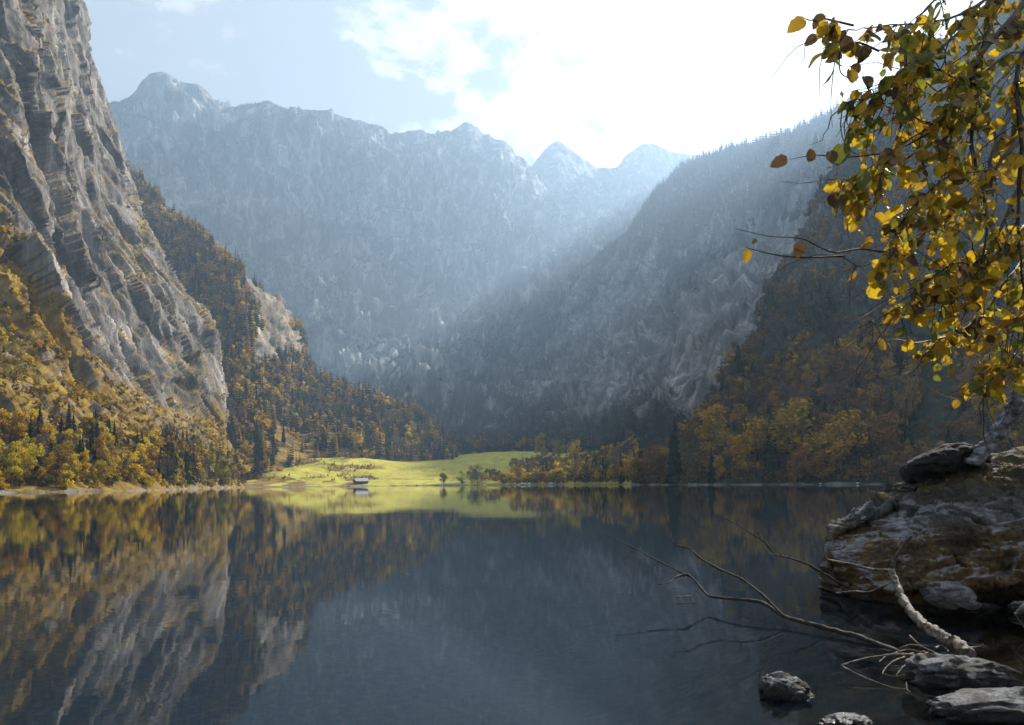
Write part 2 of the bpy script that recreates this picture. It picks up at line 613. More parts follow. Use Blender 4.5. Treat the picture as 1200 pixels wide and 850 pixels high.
# ---------------------------------------------------------------- back wall
crest = [(60, 135, 2600), (130, 133, 2600), (158, 122, 2550), (185, 97, 2550), (214, 106, 2580), (250, 125, 2620), (290, 122, 2650), (340, 131, 2680),
         (400, 143, 2720), (437, 152, 2770), (460, 168, 2850), (500, 167, 2920), (528, 163, 2960), (548, 155, 3000), (568, 168, 3050), (592, 186, 3050),
         (618, 205, 3080), (640, 226, 3120), (668, 248, 3150), (700, 262, 3200), (760, 290, 3200)]
crest = [(a, y, D * 1.25) for a, y, D in crest]
rows = []
for k, (fy, dD, wob) in enumerate([(None, 0.50, 0), (0.90, 0.62, 0), (0.74, 0.74, 0), (0.56, 0.82, 0), (0.38, 0.88, 0), (0.2, 0.93, 0), (0.08, 0.965, 0), (0, 1, 0)]):
    r = []
    for (a, y, D) in crest:
        aa = a
        if fy is None:
            r.append(W(a * 0.85 + 80, 548, D * dD))
        else:
            yb = 535
            # drawn towards the middle of the basin lower down
            aa = a + (520 - a) * 0.10 * fy
            dd = dD
            r.append(W(aa, y + (yb - y) * fy, D * dd))
    rows.append(r)
rows.append(back(rows[-1], 20, 120, -40))
rows.append(back(rows[-1], 20, 500, -900))


def disp_wall(I):
    P = I['P']
    z = P[:, 2]
    q = P * np.array([1 / 260, 1 / 260, 1 / 700])
    d = fbm(q, 5, seed=33, ridged=True) * 130
    d += facets(P * np.array([1 / 190, 1 / 190, 1 / 330]) + fbm(P / 300, 2, seed=37)[:, None] * 0.6, 35) * 80
    d += facets(P * np.array([1 / 60, 1 / 60, 1 / 110]), 36) * 26
    d += facets(P * np.array([1 / 24, 1 / 24, 1 / 34]), 136) * 9
    d += fbm(P / np.array([30, 30, 60]), 4, seed=38, ridged=True, gain=0.6) * 9
    b = (z - P[:, 0] * 0.16 + fbm(P / 350, 3, seed=39) * 60) / 120
    st = b - np.floor(b)
    d += np.where(st < 0.7, st / 0.7, (1 - st) / 0.3) * 34
    py = I['py'].ravel()
    d = d.reshape(I['G'].shape[:2])
    k = np.ones(d.shape[0])
    cyl = np.interp(I['px'], [c[0] for c in crest], [c[1] for c in crest])
    return d * sm(z, 20, 200).reshape(d.shape) * 0.9 * (0.34 + 0.66 * sm(I['py'] - cyl, 0, 45))


def veg_wall(I):
    P, nz = I['P'], I['n'].reshape(-1, 3)[:, 2]
    z = P[:, 2]
    low = 1 - sm(z, 120, 520)
    v = 0.62 * low + 0.62 * sm(nz, 0.35, 0.75) + 0.95 * fbm(P / np.array([380, 380, 240]), 5, seed=79) + 0.04
    py = I['py'].ravel()
    return v.reshape(I['G'].shape[:2])


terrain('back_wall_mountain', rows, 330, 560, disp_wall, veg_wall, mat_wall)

# ---------------------------------------------------------------- far peaks
crest = [(575, 215, 4100), (610, 212, 4100), (624, 196, 4100), (638, 176, 4050), (652, 166, 4050), (668, 176, 4080), (684, 188, 4100), (700, 198, 4150), (722, 196, 4200),
         (738, 180, 4200), (752, 169, 4200), (768, 170, 4250), (790, 179, 4300), (830, 182, 4400), (850, 188, 4400), (920, 210, 4400), (1000, 240, 4400)]
crest = [(a, y, D * 1.06) for a, y, D in crest]
rows = []
for fy, dD in [(1.0, 0.80), (0.7, 0.86), (0.42, 0.91), (0.2, 0.955), (0.08, 0.98), (0, 1)]:
    rows.append([W(a + (690 - a) * 0.1 * fy, y + (330 - y) * fy, D * dD) for a, y, D in crest])
rows.append(back(rows[-1], 0, 100, -80))
rows.append(back(rows[-1], 0, 300, -700))


def disp_far(I):
    P = I['P']
    d = fbm(P * np.array([1 / 230, 1 / 230, 1 / 420]), 5, seed=43, ridged=True) * 50
    d += facets(P * np.array([1 / 90, 1 / 90, 1 / 160]), 45) * 28 + fbm(P / 35, 3, seed=46) * 7
    cyl = np.interp(I['px'], [c[0] for c in crest], [c[1] for c in crest])
    return (d * 0.8).reshape(I['G'].shape[:2]) * (0.3 + 0.7 * sm(I['py'] - cyl, 0, 40))


def veg_far(I):
    P, nz = I['P'], I['n'].reshape(-1, 3)[:, 2]
    v = 0.62 * sm(nz, 0.45, 0.85) + 0.35 * (1 - sm(I['py'].ravel(), 230, 270)) * 0 + 0.2 * fbm(P / 200, 4, seed=80) + 0.1
    return v.reshape(I['G'].shape[:2])


terrain('far_peaks', rows, 140, 300, disp_far, veg_far, mat_wall)

# ---------------------------------------------------------------- right mountain
cols = [
    [W(500, 533, 1500), W(505, 520, 1800), W(515, 512, 2100), W(528, 506, 2300), W(545, 500, 2500)],
    [W(590, 526, 1300), W(596, 495, 1650), W(604, 462, 2000), W(618, 430, 2300), W(632, 400, 2550)],
    [W(640, 524, 1200), W(650, 475, 1550), W(662, 425, 1950), W(676, 365, 2350), W(690, 312, 2700)],
    [W(680, 522, 1100), W(694, 465, 1450), W(712, 400, 1850), W(728, 325, 2300), W(742, 268, 2700)],
    [W(705, 522, 1050), W(720, 460, 1350), W(738, 395, 1700), W(752, 315, 2150), W(762, 244, 2550)],
    [W(740, 522, 980), W(758, 450, 1250), W(775, 370, 1600), W(788, 285, 2000), W(795, 206, 2400)],
    [W(780, 521, 920), W(800, 440, 1180), W(820, 350, 1550), W(835, 265, 1950), W(845, 188, 2350)],
    [W(830, 518, 850), W(850, 425, 1080), W(880, 325, 1400), W(905, 240, 1800), W(920, 170, 2200)],
    [W(890, 510, 780), W(910, 400, 980), W(940, 300, 1300), W(970, 205, 1700), W(990, 138, 2150)],
    [W(960, 500, 720), W(980, 370, 920), W(1005, 260, 1200), W(1030, 170, 1600), W(1045, 116, 2030)],
    [W(1060, 480, 660), W(1066, 350, 850), W(1075, 240, 1120), W(1085, 190, 1500), W(1080, 166, 1900)],  # hidden crest notches added in these columns to break the sun into shafts
    [W(1090, 478, 650), W(1095, 345, 840), W(1103, 235, 1100), W(1112, 145, 1450), W(1112, 88, 1830)],
    [W(1120, 472, 640), W(1125, 340, 820), W(1135, 230, 1080), W(1142, 185, 1420), W(1145, 160, 1780)],
    [W(1160, 465, 630), W(1165, 325, 800), W(1168, 205, 1050), W(1175, 110, 1400), W(1178, 58, 1730)],
    [W(1195, 460, 620), W(1198, 315, 790), W(1202, 200, 1030), W(1208, 130, 1370), W(1210, 96, 1680)],
    [W(1250, 450, 600), W(1250, 300, 760), W(1250, 180, 1000), W(1250, 70, 1300), W(1240, 10, 1600)],
]
FARTHER = [1.28, 1.26, 1.24, 1.22, 1.18, 1.12, 1.06]
cols = [[tuple(np.array([0, 0, CAMH]) + (np.array(p) - np.array([0, 0, CAMH])) * FARTHER[k]) for p in c] if k < len(FARTHER) else c for k, c in enumerate(cols)]
rows = [[c[r] for c in cols] for r in range(5)]
rows.insert(0, back(rows[0], -20, -150, -60))
rows.append(back(rows[-1], 60, 60, -50))
rows.append(back(rows[-1], 250, 200, -600))


def disp_right(I):
    P = I['P']
    d = fbm(P * np.array([1 / 240, 1 / 240, 1 / 500]), 5, seed=53, ridged=True) * 95
    d += facets(P * np.array([1 / 130, 1 / 130, 1 / 260]), 55) * 60
    d += facets(P * np.array([1 / 40, 1 / 40, 1 / 90]), 56) * 20
    d += fbm(P / 18, 3, seed=57) * 4
    px, py = I['px'].ravel(), I['py'].ravel()
    d = d * sm(P[:, 2], 15, 90)
    d = d.reshape(I['G'].shape[:2])
    # leave the skyline where it is
    cyl = np.interp(I['px'], [545, 632, 690, 742, 762, 795, 845, 920, 990, 1045, 1105], [500, 400, 312, 268, 244, 206, 188, 170, 138, 116, 96])
    return d * 0.75 * (0.2 + 0.8 * sm(I['py'] - cyl, 0, 50))


def veg_right(I):
    P, nz = I['P'], I['n'].reshape(-1, 3)[:, 2]
    px, py = I['px'].ravel(), I['py'].ravel()
    # pale cliff band crossing the slope
    band = np.exp(-(((px - 600) * 0.9 + (py - 420) * 1.0 - 190) / 130) ** 2) * sm(py, 195, 245) * (1 - sm(py, 440, 500))
    v = 0.80 - band * 0.62 + 0.30 * sm(nz, 0.35, 0.7) * 0.6 + 0.50 * fbm(P / np.array([90, 90, 200]), 4, seed=81) - 0.1 - 0.30 * (1 - sm(px, 700, 800)) * sm(P[:, 2], 60, 200)
    return v.reshape(I['G'].shape[:2])


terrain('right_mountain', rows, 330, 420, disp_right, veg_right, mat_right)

# ---------------------------------------------------------------- near right slope
cols = [
    [SH(739, 392, 0), W(740, 563, 402), W(742, 560, 415), W(745, 557, 430), W(748, 556, 445)],
    [SH(765, 372, 0), W(766, 558, 392), W(768, 550, 410), W(772, 543, 435), W(775, 538, 460)],
    [SH(805, 347, 0), W(806, 550, 372), W(808, 535, 400), W(812, 520, 435), W(818, 505, 480)],
    [SH(870, 312, 0), W(868, 540, 345), W(868, 510, 385), W(868, 475, 440), W(870, 440, 520)],
    [SH(940, 287, 0), W(935, 530, 322), W(930, 485, 375), W(922, 430, 450), W(908, 376, 560)],
    [SH(1010, 272, 0), W(1000, 520, 312), W(990, 465, 372), W(970, 380, 470), W(945, 296, 640)],
    [SH(1080, 262, 0), W(1070, 505, 308), W(1060, 435, 378), W(1030, 320, 500), W(983, 205, 760)],
    [SH(1170, 240, 0), W(1160, 490, 290), W(1150, 400, 370), W(1120, 255, 520), W(1050, 110, 800)],
    [SH(1300, 192, 0), W(1300, 470, 248), W(1300, 350, 338), W(1290, 160, 500), W(1210, 0, 760)],
    [SH(1700, 125, 0), W(1700, 440, 180), W(1700, 250, 270), W(1700, 60, 400), W(1700, -60, 600)],
    [SH(3500, 50, 0), W(3500, 440, 80), W(3500, 250, 120), W(3500, 60, 180), W(3500, -60, 250)],
]
rows = [[c[r] for c in cols] for r in range(5)]
rows.insert(0, back(rows[0], -8, -10, -9))
rows.append(back(rows[-1], 60, 40, -30))
rows.append(back(rows[-1], 160, 100, -300))


def disp_near(I):
    P = I['P']
    z = P[:, 2]
    d = fbm(P * np.array([1 / 90, 1 / 90, 1 / 180]), 5, seed=63, ridged=True) * 15
    d += facets(P * np.array([1 / 50, 1 / 50, 1 / 110]), 65) * 13
    d += facets(P * np.array([1 / 15, 1 / 15, 1 / 36]), 66) * 5
    d += facets(P * np.array([1 / 6, 1 / 6, 1 / 13]), 67) * 2
    d = d * sm(z, 25, 110) + fbm(P / 20, 3, seed=68) * 2 * sm(z, 0, 10)
    return d.reshape(I['G'].shape[:2])


def veg_near(I):
    P, nz = I['P'], I['n'].reshape(-1, 3)[:, 2]
    v = 0.78 - 0.45 * sm(P[:, 2], 60, 180) + 0.5 * sm(nz, 0.3, 0.6) * 0.6 + 0.3 * fbm(P / np.array([30, 30, 60]), 4, seed=82)
    return v.reshape(I['G'].shape[:2])


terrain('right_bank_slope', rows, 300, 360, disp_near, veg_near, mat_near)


# ---------------------------------------------------------------- ground sheet, lake bed, water
def simple_mat(name, col, rough=0.9, **kw):
    m = bpy.data.materials.new(name)
    m.use_nodes = True
    b = m.node_tree.nodes['Principled BSDF']
    b.inputs['Base Color'].default_value = (*col, 1)
    b.inputs['Roughness'].default_value = rough
    for k, v in kw.items():
        b.inputs[k].default_value = v
    return m


def noise_mat(name, stops, scale, rough=0.9, bump=0.3, bscale=None, dist=0.02, stretch=(1, 1, 1), spec=0.3, coord='Object', detail=8, bdetail=6):
    m = bpy.data.materials.new(name)
    m.use_nodes = True
    nt = m.node_tree
    b = nt.nodes['Principled BSDF']
    b.inputs['Roughness'].default_value = rough
    b.inputs['Specular IOR Level'].default_value = spec
    tc = N(nt, 'ShaderNodeTexCoord')
    mp = N(nt, 'ShaderNodeMapping')
    mp.inputs['Scale'].default_value = stretch
    nt.links.new(tc.outputs[coord], mp.inputs[0])
    n = N(nt, 'ShaderNodeTexNoise')
    n.inputs['Scale'].default_value = scale
    n.inputs['Detail'].default_value = detail
    n.inputs['Roughness'].default_value = 0.65
    nt.links.new(mp.outputs[0], n.inputs['Vector'])
    r = ramp(nt, stops)
    nt.links.new(n.outputs[0], r.inputs[0])
    nt.links.new(r.outputs[0], b.inputs['Base Color'])
    n2 = N(nt, 'ShaderNodeTexNoise')
    n2.inputs['Scale'].default_value = bscale or scale * 3
    n2.inputs['Detail'].default_value = bdetail
    n2.inputs['Roughness'].default_value = 0.7
    nt.links.new(mp.outputs[0], n2.inputs['Vector'])
    bp = N(nt, 'ShaderNodeBump')
    bp.inputs['Strength'].default_value = bump
    bp.inputs['Distance'].default_value = dist
    nt.links.new(n2.outputs[0], bp.inputs['Height'])
    nt.links.new(bp.outputs[0], b.inputs['Normal'])
    return m


XMIN, XMAX, YMIN, YMAX = -3000, 3000, -1200, 5600
mat_ground = noise_mat('valley_ground', [(0.3, (0.03, 0.035, 0.02)), (0.7, (0.08, 0.07, 0.04))], 0.01)
me = mesh_np('ground', [(XMIN, YMIN, -14), (XMAX, YMIN, -14), (XMAX, YMAX, -14), (XMIN, YMAX, -14)], [(0, 1, 2, 3)], False)
tag(link('ground', me, mat_ground), kind='structure')


def bank_height(x, y):
    """land and lake bed around the viewpoint: shallow stony shelf at the right, deep lake elsewhere"""
    shore = 1.0 + 0.80 * y + 0.5 * np.sin(y * 0.8)      # x of the waterline
    s = x - shore
    shelf = np.where(s < 0, np.maximum(-0.32 * np.power(np.maximum(-s, 0), 0.8) - 0.05, -3.0) - np.clip((-s - 6) * 0.35, 0, 8), np.minimum(s * 0.25, 1.9))
    far = sm(y, 60, 90)
    h = shelf * (1 - far) + np.minimum(shelf, -7.0 + 0 * x) * far
    back_ = sm(-y, 0, 8)
    return h * (1 - back_) + 0.8 * back_


xs = np.concatenate([np.linspace(-700, -30, 30), np.linspace(-28, -2, 30), np.linspace(-1.9, 14, 260), np.linspace(15, 40, 20), np.linspace(50, 620, 20)])
ys = np.concatenate([np.linspace(-200, -10, 12), np.linspace(-9, 2, 12), np.linspace(2.2, 16, 260), np.linspace(16.5, 60, 40), np.linspace(70, 700, 30)])
X, Y = np.meshgrid(xs, ys)
Z = bank_height(X, Y)
Pn = np.stack([X.ravel(), Y.ravel(), Z.ravel()], 1)
near = (sm(X, -2, 2) * (1 - sm(Y, 13, 16)) * sm(Y, 0, 3)).ravel()
stones = np.maximum(0, 0.33 - np.abs(vnoise(Pn * np.array([3.1, 3.1, 0]), 5))) * 0.22 + fbm(Pn * np.array([1.2, 1.2, 0]), 4, seed=4) * 0.10
Z = Z + (near * stones).reshape(Z.shape)
G = np.stack([X, Y, Z], -1)
mat_bed = noise_mat('lake_bed_stones', [(0.32, (0.010, 0.008, 0.005)), (0.5, (0.07, 0.050, 0.022)), (0.68, (0.24, 0.17, 0.08))], 1.7, 0.6, 0.8, 7, 0.04)
tag(link('lake_bed', grid_mesh('lake_bed', G), mat_bed), kind='structure')


def water_mat():
    m = bpy.data.materials.new('lake_water')
    m.use_nodes = True
    nt = m.node_tree
    L = nt.links.new
    nt.nodes.remove(nt.nodes['Principled BSDF'])
    out = nt.nodes['Material Output']
    tc = N(nt, 'ShaderNodeTexCoord')
    mp = N(nt, 'ShaderNodeMapping')
    mp.inputs['Scale'].default_value = (0.55, 1.5, 1)
    L(tc.outputs['Object'], mp.inputs[0])
    n1 = N(nt, 'ShaderNodeTexNoise')
    n1.inputs['Scale'].default_value = 2.2
    n1.inputs['Detail'].default_value = 4
    n1.inputs['Roughness'].default_value = 0.5
    L(mp.outputs[0], n1.inputs['Vector'])
    mp2 = N(nt, 'ShaderNodeMapping')
    mp2.inputs['Scale'].default_value = (0.06, 0.22, 1)
    L(tc.outputs['Object'], mp2.inputs[0])
    n2 = N(nt, 'ShaderNodeTexNoise')
    n2.inputs['Scale'].default_value = 1.0
    n2.inputs['Detail'].default_value = 3
    L(mp2.outputs[0], n2.inputs['Vector'])
    h = mth(nt, 'ADD', mth(nt, 'MULTIPLY', n1.outputs[0], 0.0011), mth(nt, 'MULTIPLY', n2.outputs[0], 0.0045))
    bp = N(nt, 'ShaderNodeBump')
    bp.inputs['Strength'].default_value = 1.0
    bp.inputs['Distance'].default_value = 1.0
    L(h, bp.inputs['Height'])
    gl = N(nt, 'ShaderNodeBsdfGlossy')
    gl.inputs['Roughness'].default_value = 0.012
    gl.inputs['Color'].default_value = (1.0, 1.0, 1.0, 1)
    L(bp.outputs[0], gl.inputs['Normal'])
    tr = N(nt, 'ShaderNodeBsdfTransparent')
    tr.inputs['Color'].default_value = (0.60, 0.62, 0.56, 1)
    fr = N(nt, 'ShaderNodeFresnel')
    fr.inputs['IOR'].default_value = 1.333
    L(bp.outputs[0], fr.inputs['Normal'])
    # light scattered back by the water body itself
    df = N(nt, 'ShaderNodeBsdfDiffuse')
    df.inputs['Color'].default_value = (0.016, 0.030, 0.048, 1)
    body = N(nt, 'ShaderNodeMixShader')
    sx = N(nt, 'ShaderNodeSeparateXYZ')
    L(tc.outputs['Object'], sx.inputs[0])
    dd = N(nt, 'ShaderNodeMapRange', interpolation_type='SMOOTHSTEP')      # the stony shelf has hardly any water over it
    dd.inputs[1].default_value = 1.0
    dd.inputs[2].default_value = 7.0
    dd.inputs[4].default_value = 0.5
    L(mth(nt, 'SUBTRACT', mth(nt, 'ADD', mth(nt, 'MULTIPLY', sx.outputs[1], 0.8), 1.0), sx.outputs[0]), dd.inputs[0])
    L(dd.outputs[0], body.inputs[0])
    L(tr.outputs[0], body.inputs[1])
    L(df.outputs[0], body.inputs[2])
    mx = N(nt, 'ShaderNodeMixShader')
    L(fr.outputs[0], mx.inputs[0])
    L(body.outputs[0], mx.inputs[1])
    L(gl.outputs[0], mx.inputs[2])
    L(mx.outputs[0], out.inputs['Surface'])
    return m


me = mesh_np('lake_water', [(-680, -190, 0), (600, -190, 0), (600, 690, 0), (-680, 690, 0)], [(0, 1, 2, 3)], False)
tag(link('lake_water', me, water_mat()), kind='structure')

# ---------------------------------------------------------------- trees
def leaf_mat(name, stops, trans=0.3, fres=None):
    m = bpy.data.materials.new(name)
    m.use_nodes = True
    nt = m.node_tree
    L = nt.links.new
    nt.nodes.remove(nt.nodes['Principled BSDF'])
    oi = N(nt, 'ShaderNodeObjectInfo')
    r = ramp(nt, stops)
    L(oi.outputs['Random'], r.inputs[0])
    geo = N(nt, 'ShaderNodeNewGeometry')
    isl = N(nt, 'ShaderNodeMapRange')
    isl.inputs[3].default_value = 0.55
    isl.inputs[4].default_value = 1.35
    L(geo.outputs['Random Per Island'], isl.inputs[0])
    sc = N(nt, 'ShaderNodeVectorMath', operation='SCALE')
    L(r.outputs[0], sc.inputs[0])
    L(isl.outputs[0], sc.inputs['Scale'])
    d = N(nt, 'ShaderNodeBsdfDiffuse')
    t = N(nt, 'ShaderNodeBsdfTranslucent')
    L(sc.outputs[0], d.inputs[0])
    L(sc.outputs[0], t.inputs[0])
    mx = N(nt, 'ShaderNodeMixShader')
    mx.inputs[0].default_value = trans
    L(d.outputs[0], mx.inputs[1])
    L(t.outputs[0], mx.inputs[2])
    L(mx.outputs[0], nt.nodes['Material Output'].inputs['Surface'])
    return m


m_conifer = leaf_mat('spruce_needles', [(0.0, (0.016, 0.026, 0.016)), (0.5, (0.026, 0.036, 0.020)), (1.0, (0.045, 0.050, 0.026))], 0.15)
m_gold = leaf_mat('golden_leaves', [(0.0, (0.56, 0.34, 0.020)), (0.35, (0.70, 0.50, 0.025)), (0.7, (0.50, 0.38, 0.03)), (1.0, (0.30, 0.26, 0.03))], 0.4)
m_orange = leaf_mat('orange_leaves', [(0.0, (0.36, 0.20, 0.03)), (0.5, (0.52, 0.33, 0.035)), (1.0, (0.30, 0.21, 0.035))], 0.3)
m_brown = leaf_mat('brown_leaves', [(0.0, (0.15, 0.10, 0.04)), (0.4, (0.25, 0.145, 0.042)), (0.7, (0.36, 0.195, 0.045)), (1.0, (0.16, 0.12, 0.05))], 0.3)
m_grey = leaf_mat('bare_grey_twigs', [(0.0, (0.10, 0.085, 0.065)), (0.5, (0.15, 0.125, 0.095)), (1.0, (0.12, 0.09, 0.055))], 0.15)
m_shrub = leaf_mat('shrub_leaves', [(0.0, (0.06, 0.06, 0.02)), (0.3, (0.22, 0.14, 0.022)), (0.6, (0.38, 0.25, 0.025)), (0.85, (0.52, 0.36, 0.022)), (1.0, (0.12, 0.11, 0.03))], 0.3)
m_bark = noise_mat('tree_bark', [(0.3, (0.05, 0.04, 0.032)), (0.7, (0.16, 0.14, 0.12))], 30, stretch=(1, 1, 0.2))
m_birch = noise_mat('pale_bark', [(0.3, (0.10, 0.09, 0.08)), (0.7, (0.26, 0.24, 0.22))], 30, stretch=(1, 1, 3))


def quads(cent, nrm, up, sx, sy):
    """leaf clumps: one bent quad each"""
    nrm = nrm / (np.linalg.norm(nrm, axis=1, keepdims=True) + 1e-9)
    t = np.cross(nrm, up)
    t /= np.linalg.norm(t, axis=1, keepdims=True) + 1e-9
    b = np.cross(nrm, t)
    sx, sy = sx[:, None], sy[:, None]
    V = np.stack([cent - t * sx, cent - b * sy * 0.7 + nrm * sx * .3, cent + t * sx, cent + b * sy], 1).reshape(-1, 3)
    F = np.arange(len(V)).reshape(-1, 4)
    return V, F


def rad_profile(z, kind):
    if kind == 'round':
        return 0.34 * np.sqrt(np.clip(1 - ((z - 0.58) / 0.44) ** 2, 0, 1))
    if kind == 'tall':
        return 0.20 * np.sqrt(np.clip(1 - ((z - 0.55) / 0.47) ** 2, 0, 1))
    if kind == 'cone':
        return 0.24 * np.clip(1 - z, 0, 1) ** 0.75 * sm(z, 0.08, 0.25)
    return 0.30 * np.sqrt(np.clip(1 - ((z - 0.5) / 0.5) ** 2, 0, 1))


def broadleaf(name, seed, kind, n, size, mat, lobes=13, twig=False):
    r = np.random.default_rng(seed)
    cs = []
    while len(cs) < lobes:
        z = r.uniform(0.16, 0.93)
        R = rad_profile(np.array(z), kind)
        a = r.uniform(0, 6.283)
        q = math.sqrt(r.uniform(0.05, 1)) * R * 0.85
        cs.append((math.cos(a) * q, math.sin(a) * q, z, r.uniform(0.07, 0.13) * (0.8 + R * 1.5)))
    cs = np.array(cs)
    k = r.choice(lobes, n, p=cs[:, 3] ** 2 / (cs[:, 3] ** 2).sum())
    dirs = r.normal(size=(n, 3))
    dirs /= np.linalg.norm(dirs, axis=1, keepdims=True)
    rr = cs[k, 3] * r.uniform(0.45, 1.15, n)
    cent = cs[k, :3] + dirs * rr[:, None] * np.array([1, 1, 0.8])
    nrm = dirs + r.normal(size=(n, 3)) * 0.7 + np.array([0, 0, 0.4])
    up = r.normal(size=(n, 3))
    s = size * r.uniform(0.5, 1.4, n)
    if twig:
        up = nrm * 0 + r.normal(size=(n, 3)) * 0.3 + np.array([0, 0, 1.0])
        nrm = r.normal(size=(n, 3)) * np.array([1, 1, 0.3])
        V, F = quads(cent, nrm, up, s * 0.22, s * 1.8)
    else:
        V, F = quads(cent, nrm, up, s, s * r.uniform(0.6, 1.2, n))
    me = mesh_np(name, V, F, False)
    me.materials.append(mat)
    return me, cs


def tube_np(pts, rad, sides=6):
    pts = np.asarray(pts, float)
    V, F = [], []
    ref = np.array([0.3, 0.5, 0.81])
    k = len(pts)
    for i in range(k):
        t = pts[min(i + 1, k - 1)] - pts[max(i - 1, 0)]
        t /= np.linalg.norm(t) + 1e-9
        a = np.cross(t, ref)
        if np.linalg.norm(a) < 0.1:
            a = np.cross(t, [1, 0, 0])
        a /= np.linalg.norm(a)
        b = np.cross(t, a)
        for j in range(sides):
            w = 6.28318 * j / sides
            V.append(pts[i] + (a * math.cos(w) + b * math.sin(w)) * rad[i])
    for i in range(k - 1):
        for j in range(sides):
            j2 = (j + 1) % sides
            F.append((i * sides + j, i * sides + j2, (i + 1) * sides + j2, (i + 1) * sides + j))
    return V, F


def join_tubes(name, tubes, mat, sides=6):
    V, F = [], []
    for p, r in tubes:
        v, f = tube_np(p, r, sides)
        o = len(V)
        V += v
        F += [tuple(x + o for x in q) for q in f]
    me = mesh_np(name, np.array(V), np.array(F), True)
    me.materials.append(mat)
    return me


def trunk_mesh(name, cs, mat, seed, lim=7):
    r = random.Random(seed)
    top = 0.8
    lean = (r.uniform(-.02, .02), r.uniform(-.02, .02))
    main = [(lean[0] * t * 2, lean[1] * t * 2, t * top - 0.03) for t in (0, .1, .3, .55, .8, 1)]
    tubes = [(main, [.016, .012, .010, .008, .005, .002])]
    for c in sorted(cs, key=lambda c: -c[3])[:lim]:
        z0 = max(0.12, c[2] * 0.55)
        s = np.array([lean[0], lean[1], z0])
        e = c[:3]
        tubes.append(([s, s * .5 + e * .5 + np.array([0, 0, -.02]), e], [.007, .005, .002]))
    return join_tubes(name, tubes, mat, 5)


def conifer(name, seed, tiers, nb, mat, width=0.17, low=False):
    r = np.random.default_rng(seed)
    V, F = [], []

    def tri(*p):
        o = len(V)
        V.extend(p)
        F.append(tuple(range(o, o + 4)))
    for k in range(tiers):
        t = k / (tiers - 1)
        z = 0.10 + 0.88 * t
        R = width * (1 - t) ** 0.85 + 0.012
        off = r.uniform(0, 6.28)
        for j in range(nb):
            a = off + 6.283 * j / nb + r.uniform(-.25, .25)
            l = R * r.uniform(0.65, 1.15)
            w = (R * 0.42 + 0.008) * (1.5 if low else 1) * r.uniform(.7, 1.2)
            d = np.array([math.cos(a), math.sin(a), 0])
            s = np.array([-math.sin(a), math.cos(a), 0])
            zz = np.array([0, 0, z + r.uniform(-.012, .012)])
            dr = np.array([0, 0, -1.0])
            drop = R * r.uniform(0.35, 0.65)
            lift = np.array([0, 0, 0.02])
            tri(zz + lift, zz + d * l * .55 + s * w + dr * drop * .55, zz + d * l + dr * drop, zz + d * l * .55 - s * w + dr * drop * .55)
            if not low:
                # hanging secondary spray
                q = zz + d * l * 0.6 + dr * drop * .4
                tri(q + s * w * .8, q + d * l * .15 + dr * R * .35, q - s * w * .8, q - d * l * .2 + dr * R * .1)
    me = mesh_np(name, np.array(V), np.array(F), False)
    me.materials.append(mat)
    return me


def remat(me, mat):
    m2 = me.copy()
    m2.materials.clear()
    m2.materials.append(mat)
    return m2


# detailed crowns, shared by the individual trees
CROWN = {'spruce': [], 'gold': [], 'orange': [], 'brown': [], 'grey': [], 'larch': []}
TRUNK = {}
ct = join_tubes('trunk', [([(0, 0, -.02), (0, 0, .3), (0, 0, .97)], [.012, .008, .002])], m_bark, 5)
for s in range(5):
    CROWN['spruce'].append((conifer('spruce_crown', 100 + s, 19 + s, 8, m_conifer, 0.13 + 0.02 * s), ct))
for s in range(2):
    CROWN['larch'].append((conifer('larch_crown', 120 + s, 17, 8, m_orange, 0.15), ct))
for s, kd in enumerate(['round', 'tall', 'round', 'other', 'cone', 'tall']):
    cm, cs = broadleaf('broadleaf_crown', 200 + s, kd, 1500, 0.024, m_gold, 15)
    tm = trunk_mesh('trunk', cs, m_birch if s % 2 else m_bark, s)
    CROWN['gold'].append((cm, tm))
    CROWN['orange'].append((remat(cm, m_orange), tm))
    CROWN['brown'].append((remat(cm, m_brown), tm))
    if kd != 'cone':
        cm2, cs2 = broadleaf('bare_crown', 230 + s, kd, 1300, 0.022, m_grey, 14, True)
        CROWN['grey'].append((cm2, trunk_mesh('trunk', cs2, m_birch, s + 20, 12)))

# light versions for the masses of far trees
LOW = [conifer('spruce_far', 300, 9, 6, m_conifer, .15, True), conifer('spruce_far', 301, 8, 6, m_conifer, .19, True), conifer('spruce_far', 302, 10, 5, m_conifer, .12, True),
       broadleaf('gold_far', 310, 'round', 150, .060, m_gold, 9)[0], broadleaf('gold_far', 311, 'tall', 150, .055, m_gold, 9)[0],
       broadleaf('orange_far', 312, 'round', 150, .060, m_orange, 9)[0], broadleaf('brown_far', 313, 'round', 170, .060, m_brown, 9)[0],
       broadleaf('brown_far', 314, 'tall', 150, .058, m_brown, 9)[0], broadleaf('grey_far', 315, 'round', 230, .050, m_grey, 9, True)[0],
       conifer('larch_far', 316, 9, 6, m_orange, .16, True)]
LOWIDX = {'spruce': [0, 1, 2], 'gold': [3, 4], 'orange': [5], 'brown': [6, 7], 'grey': [8], 'larch': [9]}
SHRUB = [broadleaf('shrub_a', 320 + s, 'other', 110, .085, m_shrub, 7)[0] for s in range(3)]
SHRUB += [remat(x, m_brown) for x in SHRUB[:2]]

TREES = []     # (kind, x, y, z, height, region, px, py, size_px)


def areas(I):
    G = I['G']
    a = np.linalg.norm(np.cross(np.gradient(G, axis=0), np.gradient(G, axis=1)), axis=2)
    return a


